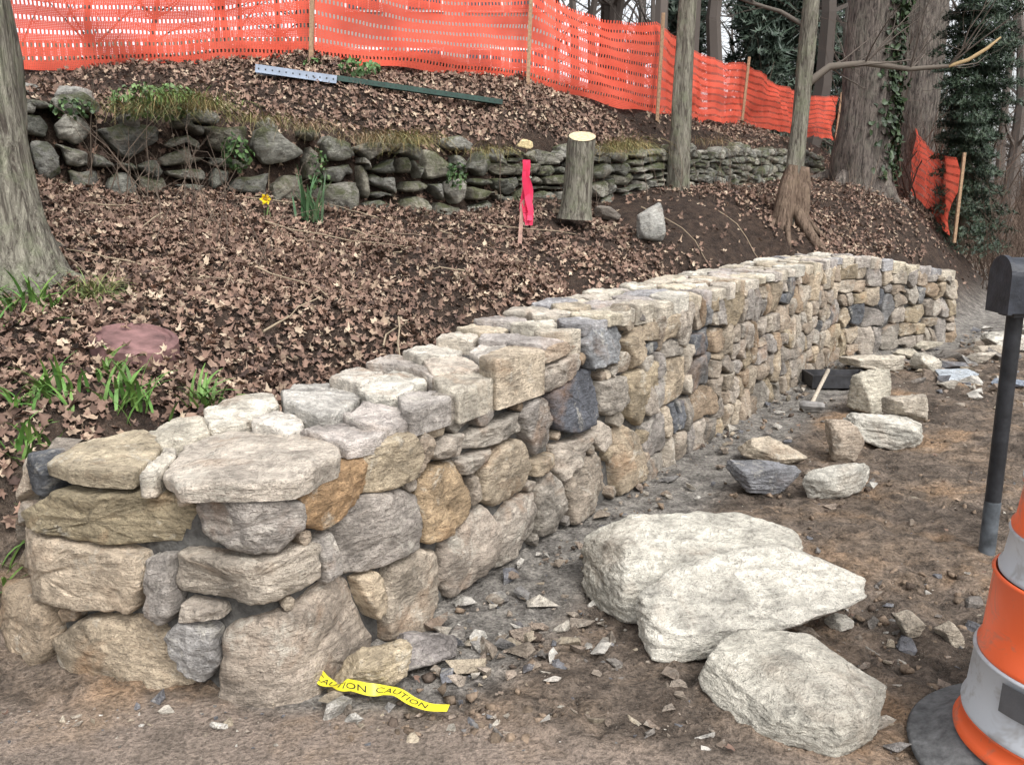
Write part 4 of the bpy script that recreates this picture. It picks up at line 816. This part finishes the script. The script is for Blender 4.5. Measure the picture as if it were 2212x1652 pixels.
# sticks
b=B()
for (x0,y0,x1,y1) in [(-1.95,6.9,-.75,6.6),(-2.1,3.5,-1.2,4.2),(-2.5,4.2,-1.8,3.7),(-2.6,6.6,-2.5,5.6),(-.3,8.2,.6,8.4),(1.4,9.6,2.0,8.9),(2.4,10.4,2.8,9.6)]+[(lambda x,y,a,l:(x,y,x+math.cos(a)*l,y+math.sin(a)*l))(R.uniform(-3,2),R.uniform(4.5,8),R.uniform(0,6.28),R.uniform(.2,.7)) for _ in range(36)]:
    s1,_=pl_sd(NB,np.array([x0,x1]),np.array([y0,y1]))
    if s1.min()<.9: continue
    tube(b,[(x0+(x1-x0)*t+R.gauss(0,.015),y0+(y1-y0)*t+R.gauss(0,.015),hz(x0+(x1-x0)*t,y0+(y1-y0)*t)+.06+.02*R.random()) for t in np.linspace(0,1,6)],[.007*(1-.6*t) for t in np.linspace(0,1,6)],5,R.choice([(.3,.24,.17),(.16,.12,.09)]))
for i in range(60):
    x,y=R.choice([(-2.7,6.9),(-2.2,5.9),(1.5,10.6),(2.3,10.9),(3.2,11.6),(-3.2,7.2),(0.3,9.3),(-2.6,3.9),(4.6,12.5),(5.6,14)]); x+=R.gauss(0,.3);y+=R.gauss(0,.2)
    branch(b,np.array([x,y,hz(x,y)]),np.array([R.gauss(0,.3),R.gauss(0,.3),1.]),R.uniform(.4,1.0),.006,1,(.18,.14,.11),3)
b.make("fallen_twigs",M_twig)
# ------------------------------------------------ light, world, camera
w=bpy.data.worlds.new("World"); sc.world=w; w.use_nodes=True; nt=w.node_tree; bg=nt.nodes['Background']
sky=nt.nodes.new('ShaderNodeTexSky'); sky.sky_type='NISHITA'; sky.sun_disc=False; sky.sun_elevation=math.radians(50); sky.sun_rotation=math.radians(150); sky.air_density=1.; sky.dust_density=4
hs=nt.nodes.new('ShaderNodeHueSaturation'); hs.inputs['Saturation'].default_value=.18; hs.inputs['Value'].default_value=2.1; nt.links.new(sky.outputs[0],hs.inputs['Color']); nt.links.new(hs.outputs[0],bg.inputs[0]); bg.inputs[1].default_value=.15
sl=bpy.data.lights.new("sun",'SUN'); sl.energy=1.4; sl.angle=math.radians(20); sl.color=(1,.98,.95); so=bpy.data.objects.new("sun",sl); sc.collection.objects.link(so)
az=math.radians(150); el=math.radians(50); dv=Vector((math.sin(az)*math.cos(el),math.cos(az)*math.cos(el),math.sin(el))); so.rotation_euler=dv.to_track_quat('Z','Y').to_euler()
cam=bpy.data.cameras.new("camera"); co_=bpy.data.objects.new("camera",cam); sc.collection.objects.link(co_); co_.location=(0,0,1.6); co_.rotation_euler=(math.radians(78.1),0,0)
cam.sensor_width=36; cam.lens=30.56; cam.clip_end=2000; cam.clip_start=.05; sc.camera=co_
sc.view_settings.view_transform='Standard'; sc.view_settings.look='None'; sc.view_settings.exposure=0
